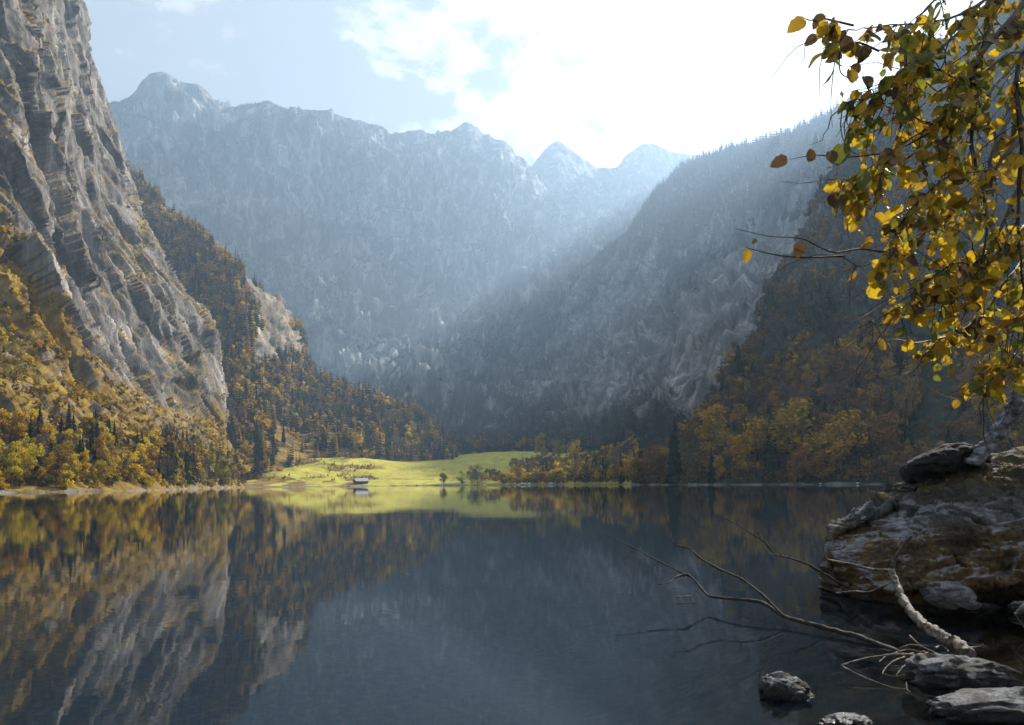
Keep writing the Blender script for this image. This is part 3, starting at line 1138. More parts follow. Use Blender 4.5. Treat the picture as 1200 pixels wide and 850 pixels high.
def scatter(surf, per_m2, dens, kindf, hf, region, out, zsink=0.0):
    I = SURF[surf]
    a = areas(I)
    w = a * per_m2 * dens(I)
    w = np.where((I['px'] > -120) & (I['px'] < 1320) & (I['py'] > -60) & (I['py'] < 585) & (I['G'][..., 2] > 0.6), w, 0)
    cnt = rng.poisson(np.clip(w, 0, 4)).ravel()
    ids = np.repeat(np.arange(cnt.size), cnt)
    P = I['P'][ids]
    du = np.gradient(I['G'], axis=0).reshape(-1, 3)[ids]
    dv = np.gradient(I['G'], axis=1).reshape(-1, 3)[ids]
    P = P + du * rng.uniform(-.5, .5, (len(ids), 1)) + dv * rng.uniform(-.5, .5, (len(ids), 1))
    px, py = project(P)
    for k in range(len(ids)):
        kd = kindf(px[k], py[k], P[k])
        if kd is None:
            continue
        h = hf(px[k], py[k], P[k]) * rng.uniform(0.65, 1.25)
        if kd != 'spruce' and kd != 'larch' and kd != 'shrub':
            h *= 0.85
        out.append((kd, P[k][0], P[k][1], P[k][2] - zsink, h, region, px[k], py[k], h / P[k][1] * FPX))
    return len(ids)


def pick(**kw):
    ks = list(kw)
    p = np.array([kw[k] for k in ks], float)
    return ks[int(np.searchsorted(np.cumsum(p / p.sum()), rng.uniform()))]


nzf = lambda I: I['n'][..., 2]
cliffline = lambda px: np.interp(px, [-400, 0, 60, 110, 150, 200, 262, 300], [140, 225, 310, 410, 450, 500, 480, 480])

# left shore belt
def k_left(px, py, P):
    if P[2] < 26:
        c = 0.25 + 0.75 * math.exp(-((px - 118) / 30) ** 2) + 0.9 * float(sm(np.array(px), 175, 200))
        return pick(spruce=c, gold=0.75 * (1.2 - min(c, 1)), orange=0.2, brown=0.2, grey=0.15)
    return pick(spruce=.14, gold=.44, orange=.26, brown=.12, grey=.12)


scatter('left_cliff', 1 / 26, lambda I: (I['G'][..., 2] < 24) * sm(I['G'][..., 2], .5, 2.0) * (nzf(I) > .2), k_left, lambda a, b, P: 11.5, 'left_shore', TREES, .3)
scatter('left_cliff', 1 / 90, lambda I: (I['G'][..., 2] >= 24) * sm(I['py'] - cliffline(I['px']), -5, 40) * (nzf(I) > .25) * (0.5 + (vnoise(I['P'] / 40, 90) > 0).reshape(I['px'].shape)), k_left, lambda a, b, P: 6.2, 'left_slope', TREES, .3)
# spur
k_spur = lambda px, py, P: pick(spruce=.66, orange=.20, gold=.07, larch=.10, grey=.08) if px > 190 else pick(spruce=.6, orange=.3, brown=.1)
scatter('forested_spur', 1 / 60, lambda I: sm(I['veg'], .3, .6) * (I['G'][..., 2] > 3) * (nzf(I) > .18) * (1 - 0.75 * np.exp(-(((I['px'] - 345) / 45) ** 2 + ((I['py'] - 520) / 18) ** 2))), k_spur, lambda a, b, P: 20 if P[1] < 900 else 22, 'spur', TREES, .5)
# meadow: lit grove at its far right shore, forest behind
def k_grove(px, py, P):
    return pick(gold=.42, orange=.22, grey=.16, brown=.08, spruce=.14)


scatter('meadow', 1 / 38, lambda I: (I['px'] > 548) * (I['G'][..., 1] < 760) * (I['px'] < 745) * (I['G'][..., 2] > .8) * np.where(I['px'] < 600, sm(-I['G'][..., 1], -600, -585) * 1.4, 1.0), k_grove, lambda a, b, P: 13 if a < 640 else 17, 'grove', TREES, .3)
scatter('meadow', 1 / 70, lambda I: sm(I['G'][..., 1] + (I['px'] - 520) * .0, 900, 990) * (I['px'] > 430), lambda a, b, P: pick(spruce=.85, grey=.1, orange=.05), lambda a, b, P: 24, 'valley_floor', TREES, .5)
# right bank
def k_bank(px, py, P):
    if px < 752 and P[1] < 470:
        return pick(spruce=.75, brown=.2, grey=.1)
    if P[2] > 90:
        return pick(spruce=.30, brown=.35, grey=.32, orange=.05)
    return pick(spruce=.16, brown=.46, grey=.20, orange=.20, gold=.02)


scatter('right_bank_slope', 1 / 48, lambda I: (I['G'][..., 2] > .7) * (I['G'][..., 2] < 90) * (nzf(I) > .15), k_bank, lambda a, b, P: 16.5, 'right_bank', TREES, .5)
scatter('right_bank_slope', 1 / 110, lambda I: (I['G'][..., 2] >= 90) * sm(I['veg'] + 0.3 * vnoise(I['P'] / 30, 91).reshape(I['px'].shape), .25, .55), k_bank, lambda a, b, P: 13, 'right_cliff', TREES, .5)
# right mountain
scatter('right_mountain', 1 / 130, lambda I: sm(I['veg'], .42, .68), lambda a, b, P: pick(spruce=.80, grey=.16, brown=.04), lambda a, b, P: 23, 'right_mountain', TREES, 1)
rcl = lambda px: np.interp(px, [742, 762, 795, 845, 920, 990, 1045], [268, 244, 206, 188, 170, 138, 116])
scatter('right_mountain', 1 / 110, lambda I: (np.abs(I['py'] - rcl(I['px'])) < 9) * (I['px'] > 745) * (I['px'] < 1060) * 1.0, lambda a, b, P: 'spruce', lambda a, b, P: float(rng.choice([26, 34, 50])), 'right_mountain', TREES, 1)
scatter('right_mountain', 1 / 250, lambda I: (I['py'] < 260) * 1.0, lambda a, b, P: 'spruce', lambda a, b, P: 28, 'right_mountain', TREES, 1)
# back wall
scatter('back_wall_mountain', 1 / 200, lambda I: sm(I['veg'], .50, .75) * (1 - sm(I['G'][..., 2], 450, 700)), lambda a, b, P: 'spruce', lambda a, b, P: 22, 'back_wall', TREES, 1)
cw = [c for c in crest]


def wall_crest(I):
    cy_ = np.interp(I['px'], [230, 290, 340, 400, 437, 470], [118, 122, 131, 143, 152, 170])
    return np.exp(-((I['py'] - cy_) / 3.5) ** 2) * (I['px'] > 255) * (I['px'] < 465) * 1.0


scatter('back_wall_mountain', 1 / 420, wall_crest, lambda a, b, P: 'spruce', lambda a, b, P: 17, 'back_wall', TREES, 1)
SHR = []
scatter('left_cliff', 1 / 26, lambda I: sm(I['veg'], .25, .5) * (sm(I['py'] - cliffline(I['px']), -20, 25) * .9 + .30 * (nzf(I) > .55)) * (nzf(I) > .2) * (I['G'][..., 2] > 1.2), lambda a, b, P: 'shrub', lambda a, b, P: 3.0, 'left', SHR, .4)
scatter('meadow', 1 / 16, lambda I: (I['px'] > 585) * (I['px'] < 750) * (I['G'][..., 2] > .7) * (I['G'][..., 2] < 7), lambda a, b, P: 'shrub' if rng.uniform() < .6 else 'bshrub', lambda a, b, P: 4.5, 'left', SHR, .4)
scatter('right_bank_slope', 1 / 60, lambda I: (I['G'][..., 2] > .6) * (nzf(I) > .1) * sm(I['veg'], .2, .6), lambda a, b, P: 'bshrub', lambda a, b, P: 5.0, 'right', SHR, .4)

scatter('right_bank_slope', 1 / 14, lambda I: (I['G'][..., 2] > .7) * (I['G'][..., 2] < 14) * 1.0, lambda a, b, P: 'bshrub', lambda a, b, P: 6.0, 'right', SHR, .8)
scatter('left_cliff', 1 / 20, lambda I: (I['G'][..., 2] > 1.0) * (I['G'][..., 2] < 9) * 1.0, lambda a, b, P: 'shrub', lambda a, b, P: 4.0, 'left', SHR, .6)
scatter('meadow', 1 / 45, lambda I: (I['px'] > 280) * (I['px'] < 440) * (I['G'][..., 2] > 5) * (I['G'][..., 1] < 800) * (I['grass'] < 0.62), lambda a, b, P: 'shrub' if rng.uniform() < .5 else 'bshrub', lambda a, b, P: 2.6, 'left', SHR, .5)
# trees that the photograph lets one name
SPECIAL = []


def ground_at(surfs, px, py):
    best = None
    for s in surfs:
        I = SURF[s]
        d = (I['px'] - px) ** 2 + ((I['py'] - py) * 2) ** 2 + (I['G'][..., 2] < 0.2) * 1e6
        k = np.argmin(d)
        if best is None or d.ravel()[k] < best[0]:
            best = (d.ravel()[k], I['P'][k])
    return best[1]


def special(kind, var, px, base, top, label, surf, cat='tree', wid=1.0):
    p = ground_at(surf, px, base)
    h = (base - top) / FPX * p[1]
    SPECIAL.append((kind, var, px, p, h, label, wid))


LC, ME, RB, SP = ['left_cliff'], ['meadow'], ['right_bank_slope'], ['forested_spur']
special('gold', 0, 33, 566, 522, 'round golden yellow tree at the foot of the cliff, widest tree of that shore', LC, wid=1.15)
special('gold', 2, 4, 574, 553, 'low golden tree at the water where the cliff shore meets the picture edge', LC)
special('gold', 4, 77, 574, 540, 'bright yellow pointed tree standing alone at the water below the cliff', LC, wid=1.2)
special('gold', 4, 145, 562, 524, 'tall bright yellow tree between the dark spruces on the cliff shore', LC, wid=1.1)
special('gold', 3, 172, 573, 553, 'yellow leaning bush like tree on the small gravel headland', LC, wid=1.3)
special('orange', 1, 118, 552, 510, 'thin faded yellow tree behind the dark spruce clump on the cliff shore', LC)
special('gold', 1, 262, 571, 535, 'slender yellow tree at the end of the dark spruce row', LC)
special('orange', 0, 248, 571, 560, 'small orange bush at the water in front of dark spruces', LC, wid=1.2)
special('orange', 4, 519, 567.5, 548, 'small orange cone shaped tree behind the white upright at the water', ME, wid=1.2)
special('grey', 0, 541, 568, 552, 'grey half bare tree at the end of the meadow shore', ME, wid=1.2)
special('grey', 1, 553, 568, 544, 'tall grey brown poplar like tree at the meadow edge', ME, wid=1.2)
special('grey', 1, 559, 568, 542, 'second tall grey tree beside the poplar like one at the meadow edge', ME, wid=1.2)
special('gold', 1, 634, 545, 507, 'tall narrow bright yellow tree rising above the lit grove', ME, wid=0.9)
special('gold', 0, 654, 545, 513, 'round topped yellow tree in the middle of the lit grove', ME, wid=0.8)
special('gold', 2, 677, 545, 507, 'yellow crown on top of the wooded rise behind the grove', ME, wid=0.8)
special('gold', 2, 649, 567, 547, 'bright yellow bushy tree at the water beside the shadow line', ME, wid=1.2)
special('gold', 0, 597, 567, 550, 'round yellow tree at the water in the lit grove', ME, wid=1.2)
special('brown', 4, 752, 568, 522, 'brown pointed tree at the water on the corner of the shaded bank', RB, wid=1.5)
special('brown', 0, 800, 566, 512, 'broad dull brown tree at the water on the shaded bank', RB, wid=1.2)
special('orange', 1, 836, 540, 474, 'tall brown orange tree above the shaded shore trees', RB, wid=1.2)
special('orange', 0, 884, 560, 486, 'large rust coloured tree on the shaded bank', RB, wid=1.2)
special('orange', 2, 940, 545, 446, 'largest ochre tree of the shaded bank, with a broad domed crown', RB, wid=1.25)
special('orange', 3, 985, 555, 478, 'ochre tree right beside the largest one on the shaded bank', RB, wid=1.2)
special('brown', 2, 1025, 545, 468, 'brown spreading tree on the bank behind the boulder', RB, wid=1.1)
special('larch', 0, 1101, 520, 440, 'golden larch with a pointed top above the black stump', RB, wid=1.2)
special('brown', 3, 1047, 566, 525, 'rounded brown bush at the water beyond the boulder', RB, wid=1.9)
special('spruce', 1, 903, 560, 470, 'dark spruce between the rust coloured trees of the shaded bank', RB, wid=1.0)
special('spruce', 2, 790, 566, 490, 'dark spruce behind the brown trees at the corner of the shaded bank', RB, wid=1.0)


def fits(x, y):
    return True


def make_tree(kind, var, loc, h, rot, wid, name, parts):
    cm, tm = CROWN[kind][var % len(CROWN[kind])]
    if parts:
        e = bpy.data.objects.new(name, None)
        C.objects.link(e)
        c = link('crown', cm, None, e)
        t = link('trunk', tm, None, e)
        e.empty_display_size = 0.1
    else:
        e = link(name, cm)
    e.location = loc
    e.rotation_euler = (0, 0, rot)
    e.scale = (h * wid, h * wid, h)
    return e


NAME = {'spruce': 'spruce_tree', 'larch': 'larch_tree', 'gold': 'golden_broadleaf_tree', 'orange': 'orange_broadleaf_tree', 'brown': 'brown_broadleaf_tree', 'grey': 'bare_grey_tree'}
LOOK = {'spruce': 'dark green spruce', 'larch': 'orange larch', 'gold': 'golden yellow tree', 'orange': 'ochre orange tree', 'brown': 'dull brown tree', 'grey': 'half bare grey tree'}
for kind, var, px, p, h, label, wid in SPECIAL:
    o = make_tree(kind, var, (p[0], p[1], p[2] - 0.3), h, random.uniform(0, 6), wid, NAME[kind], True)
    tag(o, label, 'tree')
# keep scattered trees from standing right in front of the named ones
SPX = [(s[2], project(np.array(s[3]))[1], s[4] / s[3][1] * FPX, s[3][1]) for s in SPECIAL]


def hides(t):
    for sx, sy, hp, D in SPX:
        if abs(t[6] - sx) < hp * 0.24 + 1 and t[2] < D + 2 and t[7] - t[8] < sy - 0.38 * hp:
            return True
    return False


TREES = [t for t in TREES if not hides(t)]
WHERE = {
    'left_shore': [(40, 'by the round golden shore tree'), (90, 'by the lone pointed yellow tree'), (140, 'in the dark cliff shore clump'),
                   (185, 'near the small gravel headland'), (235, 'in the inlet past the headland'), (2000, 'where cliff shore meets meadow')],
    'left_slope': [(60, 'above the golden shore trees'), (130, 'on the ochre slope under the cliff'), (200, 'just below the cliff foot'), (2000, 'on the slope above the inlet')],
    'spur': [(290, 'on the spur beside the cliff'), (340, 'on the spur below its crag'), (400, 'on the spur above the knoll'), (460, 'on the spur above the hut'), (2000, 'at the low end of the spur')],
    'grove': [(590, 'at the thin end of the grove'), (640, 'in the lit lakeside grove'), (692, 'in the grove beside the shadow'), (2000, 'on the shaded knoll past the grove')],
    'valley_floor': [(9000, 'in the wood behind the meadow')],
    'right_bank': [(780, 'at the shaded bank corner'), (850, 'near the lone brown corner tree'), (910, 'by the large rust coloured tree'), (965, 'around the largest ochre tree'),
                   (1040, 'over the boulder tip'), (1110, 'above the black stump'), (2000, 'behind the leaning trunk')],
    'right_cliff': [(900, 'on the shaded crag edge'), (1000, 'on the crag beside the leaves'), (9000, 'on the slope behind the leaves')],
}
ORD = ('first second third fourth fifth sixth seventh eighth ninth tenth eleventh twelfth thirteenth fourteenth fifteenth sixteenth seventeenth eighteenth nineteenth twentieth').split()
ORD += ['twenty-' + o for o in ORD[:9]] + ['thirtieth'] + ['thirty-' + o for o in ORD[:9]] + ['fortieth'] + ['forty-' + o for o in ORD[:9]] + ['fiftieth']


def size_word(s, lo, hi):
    return 'small ' if s < lo else ('tall ' if s > hi else '')


rest = []
LAB = {}
for fam, kinds in (('con', ('spruce', 'larch')), ('dec', ('gold', 'orange', 'brown', 'grey'))):
    L_ = [t for t in TREES if t[0] in kinds and -25 < t[6] < 1225 and t[5] in ('left_shore', 'left_slope', 'spur', 'grove', 'right_bank', 'right_cliff', 'valley_floor')]
    L_.sort(key=lambda t: -t[8])
    ids = set(id(t) for t in L_[:285])
    for t in L_[:285]:
        kind, x, y, z, h, reg, px, py, s = t
        o = make_tree(kind, int(rng.integers(0, 6)), (x, y, z), h, rng.uniform(0, 6.28), rng.uniform(.85, 1.2), NAME[kind], s > 24)
        wh = next(w for lim, w in WHERE[reg] if px < lim)
        sw = size_word(s, 30, 62)
        LAB.setdefault(f"{sw}{LOOK[kind]} {wh}", []).append((px, o))
        tag(o, None, 'tree', f"trees {wh}")
    rest += [t for t in TREES if t[0] in kinds and id(t) not in ids]


for lab, lst in LAB.items():
    lst.sort(key=lambda t: t[0])
    for k_, (px, o) in enumerate(lst):
        o['label'] = lab if len(lst) == 1 else f"{lab}, {ORD[min(k_, 49)]} from the left"


def gn_forest(name, items, meshes, idxf, label, cat, only=None):
    P = np.array([(t[1], t[2], t[3]) for t in items], np.float32)
    me = bpy.data.meshes.new(name)
    me.vertices.add(len(P))
    me.vertices.foreach_set('co', P.ravel())
    for an, ty, av in (('scl', 'FLOAT_VECTOR', np.array([(t[4] * w_, t[4] * w_, t[4]) for t, w_ in zip(items, rng.uniform(.85, 1.25, len(items)))], np.float32)),
                       ('rot', 'FLOAT_VECTOR', np.array([(0, 0, a) for a in rng.uniform(0, 6.28, len(items))], np.float32)),
                       ('idx', 'INT', np.array([idxf(t) for t in items], np.int32))):
        at = me.attributes.new(an, ty, 'POINT')
        at.data.foreach_set('vector' if ty == 'FLOAT_VECTOR' else 'value', av.ravel())
    o = link(name, me)
    ng = bpy.data.node_groups.new(name + '_nodes', 'GeometryNodeTree')
    ng.interface.new_socket('Geometry', in_out='INPUT', socket_type='NodeSocketGeometry')
    ng.interface.new_socket('Geometry', in_out='OUTPUT', socket_type='NodeSocketGeometry')
    gi, go = ng.nodes.new('NodeGroupInput'), ng.nodes.new('NodeGroupOutput')
    jn = ng.nodes.new('GeometryNodeJoinGeometry')
    iop = ng.nodes.new('GeometryNodeInstanceOnPoints')
    g2i = ng.nodes.new('GeometryNodeGeometryToInstance')
    for m_ in reversed(meshes):
        src = bpy.data.objects.new(m_.name, m_)
        oi = ng.nodes.new('GeometryNodeObjectInfo')
        oi.inputs['Object'].default_value = src
        oi.inputs['As Instance'].default_value = True
        ng.links.new(oi.outputs['Geometry'], jn.inputs[0])
    ng.links.new(gi.outputs[0], iop.inputs['Points'])
    ng.links.new(jn.outputs[0], iop.inputs['Instance'])
    iop.inputs['Pick Instance'].default_value = True
    for an, ty, sk in (('scl', 'FLOAT_VECTOR', 'Scale'), ('rot', 'FLOAT_VECTOR', 'Rotation'), ('idx', 'INT', 'Instance Index')):
        na = ng.nodes.new('GeometryNodeInputNamedAttribute')
        na.data_type = ty
        na.inputs[0].default_value = an
        ng.links.new(na.outputs[0], iop.inputs[sk])
    ng.links.new(iop.outputs[0], go.inputs[0])
    md = o.modifiers.new('spread', 'NODES')
    md.node_group = ng
    tag(o, label, cat, kind='stuff')
    return o


con = [t for t in rest if t[0] in ('spruce', 'larch')]
dec = [t for t in rest if t[0] not in ('spruce', 'larch')]
gn_forest('conifer_forest', con, LOW, lambda t: int(rng.choice(LOWIDX[t[0]])), 'dark conifers covering the far valley sides', 'forest')
gn_forest('autumn_forest', dec, LOW, lambda t: int(rng.choice(LOWIDX[t[0]])), 'autumn broadleaf trees among the conifers of the valley sides', 'forest')
gn_forest('shrubs', SHR, SHRUB, lambda t: int(rng.integers(0, 3)) if t[0] == 'shrub' else int(rng.integers(3, 5)), 'ochre and brown shrubs on the steep slopes beside the lake', 'shrubs')
print('TREES', len(con), len(dec), len(SHR))

# ---------------------------------------------------------------- foreground: boulder, stones, dead wood
def rock_mat(name, stops, moss=None, wet=True, mossz=0.5, scale=2.2):
    m = bpy.data.materials.new(name)
    m.use_nodes = True
    nt = m.node_tree
    L = nt.links.new
    b = nt.nodes['Principled BSDF']
    b.inputs['Specular IOR Level'].default_value = 0.35
    geo = N(nt, 'ShaderNodeNewGeometry')
    tc = N(nt, 'ShaderNodeTexCoord')

    def noise(s, det=8, ro=0.65, dist=0.3, st=(1, 1, 1)):
        mp = N(nt, 'ShaderNodeMapping')
        mp.inputs['Scale'].default_value = [s * k for k in st]
        L(geo.outputs['Position'], mp.inputs[0])
        n = N(nt, 'ShaderNodeTexNoise')
        n.inputs['Scale'].default_value = 1
        n.inputs['Detail'].default_value = det
        n.inputs['Roughness'].default_value = ro
        n.inputs['Distortion'].default_value = dist
        L(mp.outputs[0], n.inputs['Vector'])
        return n.outputs[0]
    a, c, d = noise(scale), noise(scale * 7, 6, 0.75), noise(scale * 26, 4, 0.8)
    mixf = mth(nt, 'ADD', mth(nt, 'MULTIPLY', a, 0.6), mth(nt, 'MULTIPLY', c, 0.4))
    r = ramp(nt, stops)
    L(mixf, r.inputs[0])
    col = r.outputs[0]
    sp = N(nt, 'ShaderNodeSeparateXYZ')
    L(geo.outputs['Normal'], sp.inputs[0])
    ps = N(nt, 'ShaderNodeSeparateXYZ')
    L(geo.outputs['Position'], ps.inputs[0])
    if moss:
        # iron stain on the lower half, grey limestone above
        hb = ramp(nt, [(0.46, 0.0), (0.56, 1.0)])
        L(mth(nt, 'ADD', mth(nt, 'MULTIPLY', ps.outputs[2], 0.35), mth(nt, 'MULTIPLY', a, 0.25)), hb.inputs[0])
        gr_ = ramp(nt, [(0.36, (0.022, 0.021, 0.020)), (0.5, (0.075, 0.072, 0.070)), (0.64, (0.19, 0.185, 0.18))])
        L(mixf, gr_.inputs[0])
        col = mixc(nt, hb.outputs[0], col, gr_.outputs[0])
    # paler grey on faces that look up and to the left
    pale_mask = ramp(nt, [(0.56, 0.0), (0.64, 1.0)])
    L(mth(nt, 'ADD', mth(nt, 'MULTIPLY', mth(nt, 'SUBTRACT', mth(nt, 'MULTIPLY', sp.outputs[2], 0.8), mth(nt, 'MULTIPLY', sp.outputs[0], 0.5)), 0.24), mth(nt, 'MULTIPLY', a, 0.80)), pale_mask.inputs[0])
    pale_col = ramp(nt, [(0.35, (0.10, 0.10, 0.105)), (0.65, (0.30, 0.305, 0.32))])
    L(c, pale_col.inputs[0])
    col = mixc(nt, pale_mask.outputs[0], col, pale_col.outputs[0])
    if moss:
        mr = ramp(nt, [(0.58, 0.0), (0.64, 1.0)])
        hz = mth(nt, 'MULTIPLY', mth(nt, 'SUBTRACT', ps.outputs[2], mossz), 0.30)
        L(mth(nt, 'ADD', mth(nt, 'ADD', hz, mth(nt, 'MULTIPLY', c, 0.55)), mth(nt, 'MULTIPLY', sp.outputs[2], 0.12)), mr.inputs[0])
        mc = ramp(nt, [(0.3, moss[0]), (0.55, moss[1]), (0.75, moss[2])])
        L(d, mc.inputs[0])
        col = mixc(nt, mr.outputs[0], col, mc.outputs[0])
    # the splash band just above the water is stained dark and slick
    w = N(nt, 'ShaderNodeMapRange')
    w.inputs[1].default_value = 0.02
    w.inputs[2].default_value = 0.10
    L(mth(nt, 'ADD', ps.outputs[2], mth(nt, 'MULTIPLY', mth(nt, 'SUBTRACT', c, 0.5), -0.12)), w.inputs[0])
    col = mixc(nt, w.outputs[0], mixc(nt, 0.7, col, (0.02, 0.018, 0.015)), col)
    rr = N(nt, 'ShaderNodeMapRange')
    rr.inputs[3].default_value = 0.25
    rr.inputs[4].default_value = 0.85
    L(w.outputs[0], rr.inputs[0])
    L(rr.outputs[0], b.inputs['Roughness'])
    L(col, b.inputs['Base Color'])
    bp = N(nt, 'ShaderNodeBump')
    bp.inputs['Strength'].default_value = 0.9
    bp.inputs['Distance'].default_value = 0.06
    L(mth(nt, 'ADD', c, mth(nt, 'MULTIPLY', d, 0.3)), bp.inputs['Height'])
    L(bp.outputs[0], b.inputs['Normal'])
    return m


ROCKST = [(0.34, (0.016, 0.013, 0.010)), (0.46, (0.055, 0.040, 0.022)), (0.55, (0.15, 0.090, 0.030)), (0.66, (0.11, 0.09, 0.065))]
m_boulder = rock_mat('boulder_rock', ROCKST, [(0.02, 0.018, 0.010), (0.055, 0.045, 0.020), (0.12, 0.09, 0.04)], mossz=0.75, scale=1.3)
m_stone = rock_mat('shore_stone', [(0.32, (0.014, 0.013, 0.012)), (0.5, (0.05, 0.046, 0.042)), (0.68, (0.15, 0.14, 0.13))], scale=5)


m_stone2 = rock_mat('pale_shore_stone', [(0.32, (0.05, 0.05, 0.05)), (0.5, (0.15, 0.15, 0.15)), (0.68, (0.30, 0.30, 0.30))], scale=5)


def boulder():
    # stations along x: (x, top z, bottom z, front y, back y)
    st = [(4.94, 0.74, 0.55, 10.5, 10.8), (5.0, 0.84, 0.35, 10.35, 10.95), (5.1, 0.95, 0.10, 10.1, 11.1), (5.2, 1.0, -0.25, 9.8, 11.4), (5.6, 1.17, -0.5, 9.6, 11.7),
          (6.1, 1.42, -0.6, 9.45, 12.1), (6.6, 1.70, -0.7, 9.35, 12.5), (7.2, 1.95, -0.7, 9.3, 12.9), (8.0, 2.15, -0.7, 9.3, 13.4), (9.2, 2.3, -0.7, 9.3, 13.8), (10.6, 2.2, -0.7, 9.6, 13.8), (12.0, 1.6, -.6, 10, 13.2), (12.6, 0.6, 0.2, 11.0, 12.4)]
    st = np.array(st)
    nu, nv = 420, 380
    t = np.interp(np.linspace(0, 1, nu), [0, .78, 1], [0, 8.0, len(st) - 1])
    T = cr1(st[:, None, :], t)[:, 0]
    th = np.linspace(0, 2 * np.pi, nv, endpoint=False)
    # section: overhanging front (the belly juts out at mid height, undercut at the water)
    cx_, sx_ = np.cos(th), np.sin(th)
    ex = 0.62
    ys_ = np.sign(cx_) * np.abs(cx_) ** ex
    zs_ = np.sign(sx_) * np.abs(sx_) ** 0.85
    G = np.zeros((nu, nv, 3))
    for i in range(nu):
        x, zt, zb, yf, yb = T[i]
        zc, hz = (zt + zb) / 2, (zt - zb) / 2
        yc, hy = (yf + yb) / 2, (yb - yf) / 2
        z = zc + hz * zs_
        y = yc + hy * ys_
        front = ys_ < 0
        k = np.clip((z - zb) / (zt - zb + 1e-6), 0, 1)
        # top slopes away from the viewer's side, the foot is undercut
        y = np.where(front, y + (np.maximum(0, k - 0.45) * 1.5 + np.maximum(0, 0.42 - k) * 3.6) * min(1, hy), y)
        G[i] = np.stack([np.full(nv, x), y, z], 1)
    P = G.reshape(-1, 3)
    n = np.cross(np.gradient(G, axis=0), np.roll(G, -1, 1) - np.roll(G, 1, 1))
    n /= np.linalg.norm(n, axis=2, keepdims=True) + 1e-9
    c = G.mean(axis=1, keepdims=True)
    if (n * (G - c)).sum() < 0:
        n = -n
    # bedding layers dip to the left
    b = P[:, 2] + 0.22 * (P[:, 0] - 7) * -1 + 0.12 * fbm(P * 1.3, 3, seed=7)
    e = np.array([0.9, 0.1, 0.42])
    q = P * np.array([1.0, 1.0, 2.4])
    d = facets(q * 1.05 + fbm(P * 1.2, 2, seed=8)[:, None] * .25, 91) * 0.13
    d += facets(q * 2.6 + fbm(P * 2.0, 2, seed=18)[:, None] * .2, 92) * 0.085
    d += facets(q * 6.0, 93) * 0.040
    d += facets(q * 14.0, 95) * 0.016
    d += fbm(P * 22, 3, seed=94) * 0.010
    lay = b / 0.30
    f = lay - np.floor(lay)
    d += np.where(f < 0.82, (f / 0.82) ** 0.6, (1 - f) / 0.18) * 0.05 - 0.03
    taper = np.minimum(sm(T[:, 0], 4.94, 5.8), 1 - sm(T[:, 0], 11.6, 12.6) * .6)[:, None]
    d = d.reshape(nu, nv) * (0.35 + 0.65 * taper)
    G = G + n * d[..., None]
    idx = np.arange(nu * nv).reshape(nu, nv)
    a_, b_ = idx[:-1], idx[1:]
    F = np.stack([a_, b_, np.roll(b_, -1, 1), np.roll(a_, -1, 1)], -1).reshape(-1, 4)
    V = G.reshape(-1, 3)
    # end caps
    V = np.vstack([V, G[0].mean(0), G[-1].mean(0)])
    i0, i1 = nu * nv, nu * nv + 1
    caps = []
    for base, cc in ((idx[0], i0), (idx[-1], i1)):
        for j in range(0, nv, 2):
            caps.append((base[j], base[(j + 1) % nv], base[(j + 2) % nv], cc))
    me = mesh_np('boulder', V, np.vstack([F, np.array(caps)]), True)
    me.materials.append(m_boulder)
    return me, G


bme, BG = boulder()
bo = link('boulder', bme)
tag(bo, 'huge overhanging ochre and grey boulder at the water with moss and leaf litter on top', 'boulder')
BGf = BG.reshape(-1, 3)


def top_of_boulder(x, y):
    m = (np.abs(BGf[:, 0] - x) < 0.08) & (np.abs(BGf[:, 1] - y) < 0.12)
    return BGf[m][:, 2].max() if m.any() else None


def strands(name, pts, hgt, wid, mat, parent, seed, lean=0.6):
    r = np.random.default_rng(seed)
    V, F = [], []
    for p in pts:
        a = r.uniform(0, 6.28)
        d = np.array([math.cos(a), math.sin(a), 0])
        s = np.array([-d[1], d[0], 0]) * wid * r.uniform(.6, 1.3)
        h = hgt * r.uniform(.4, 1.4)
        up = np.array([0, 0, h])
        o = len(V)
        k = d * h * lean * r.uniform(.3, 1.4)
        V += [p - s, p + s, p + up * .6 + k * .4 + s * .6, p + up * .6 + k * .4 - s * .6, p + up * .9 + k]
        F += [(o, o + 1, o + 2, o + 3), (o + 3, o + 2, o + 4, o + 4)]
    V = np.array(V)
    me = bpy.data.meshes.new(name)
    me.from_pydata([tuple(v) for v in V], [], [f if f[2] != f[3] else f[:3] for f in F])
    me.materials.append(mat)
    o = link(name, me, None, parent)
    tag(o, kind='stuff')
    return o


m_grass = leaf_mat('dry_grass', [(0.0, (0.09, 0.075, 0.03)), (1.0, (0.14, 0.11, 0.05))], 0.3)
pts = []
# the turf sits on the faces of the boulder that look up
sel = BGf[(BGf[:, 2] > 1.45) & (BGf[:, 0] > 5.7) & (BGf[:, 1] < 12.2)]
sel = sel[rng.choice(len(sel), 5200)]
dens = fbm(sel * np.array([2.2, 2.2, 2.2]), 3, seed=12) + (sel[:, 2] - 1.7) * 0.5
sel = sel[dens > -0.05]
strands('grass_turf', sel, 0.065, 0.0035, m_grass, bo, 5, 1.0)

# fallen leaves on the boulder
m_fallen = leaf_mat('fallen_leaves', [(0, (0.20, 0.13, 0.03)), (1, (0.20, 0.13, 0.03))], 0.2)
ll = sel[rng.choice(len(sel), min(420, len(sel)))] + np.array([0, 0, .02])
nn = rng.normal(size=ll.shape) * .5 + np.array([0, -.3, 1])
V, F = quads(ll, nn, rng.normal(size=ll.shape), rng.uniform(.015, .035, len(ll)), rng.uniform(.02, .04, len(ll)))
me = mesh_np('fallen_leaves', V, F, False)
me.materials.append(m_fallen)
tag(link('fallen_leaves', me, None, bo), kind='stuff')


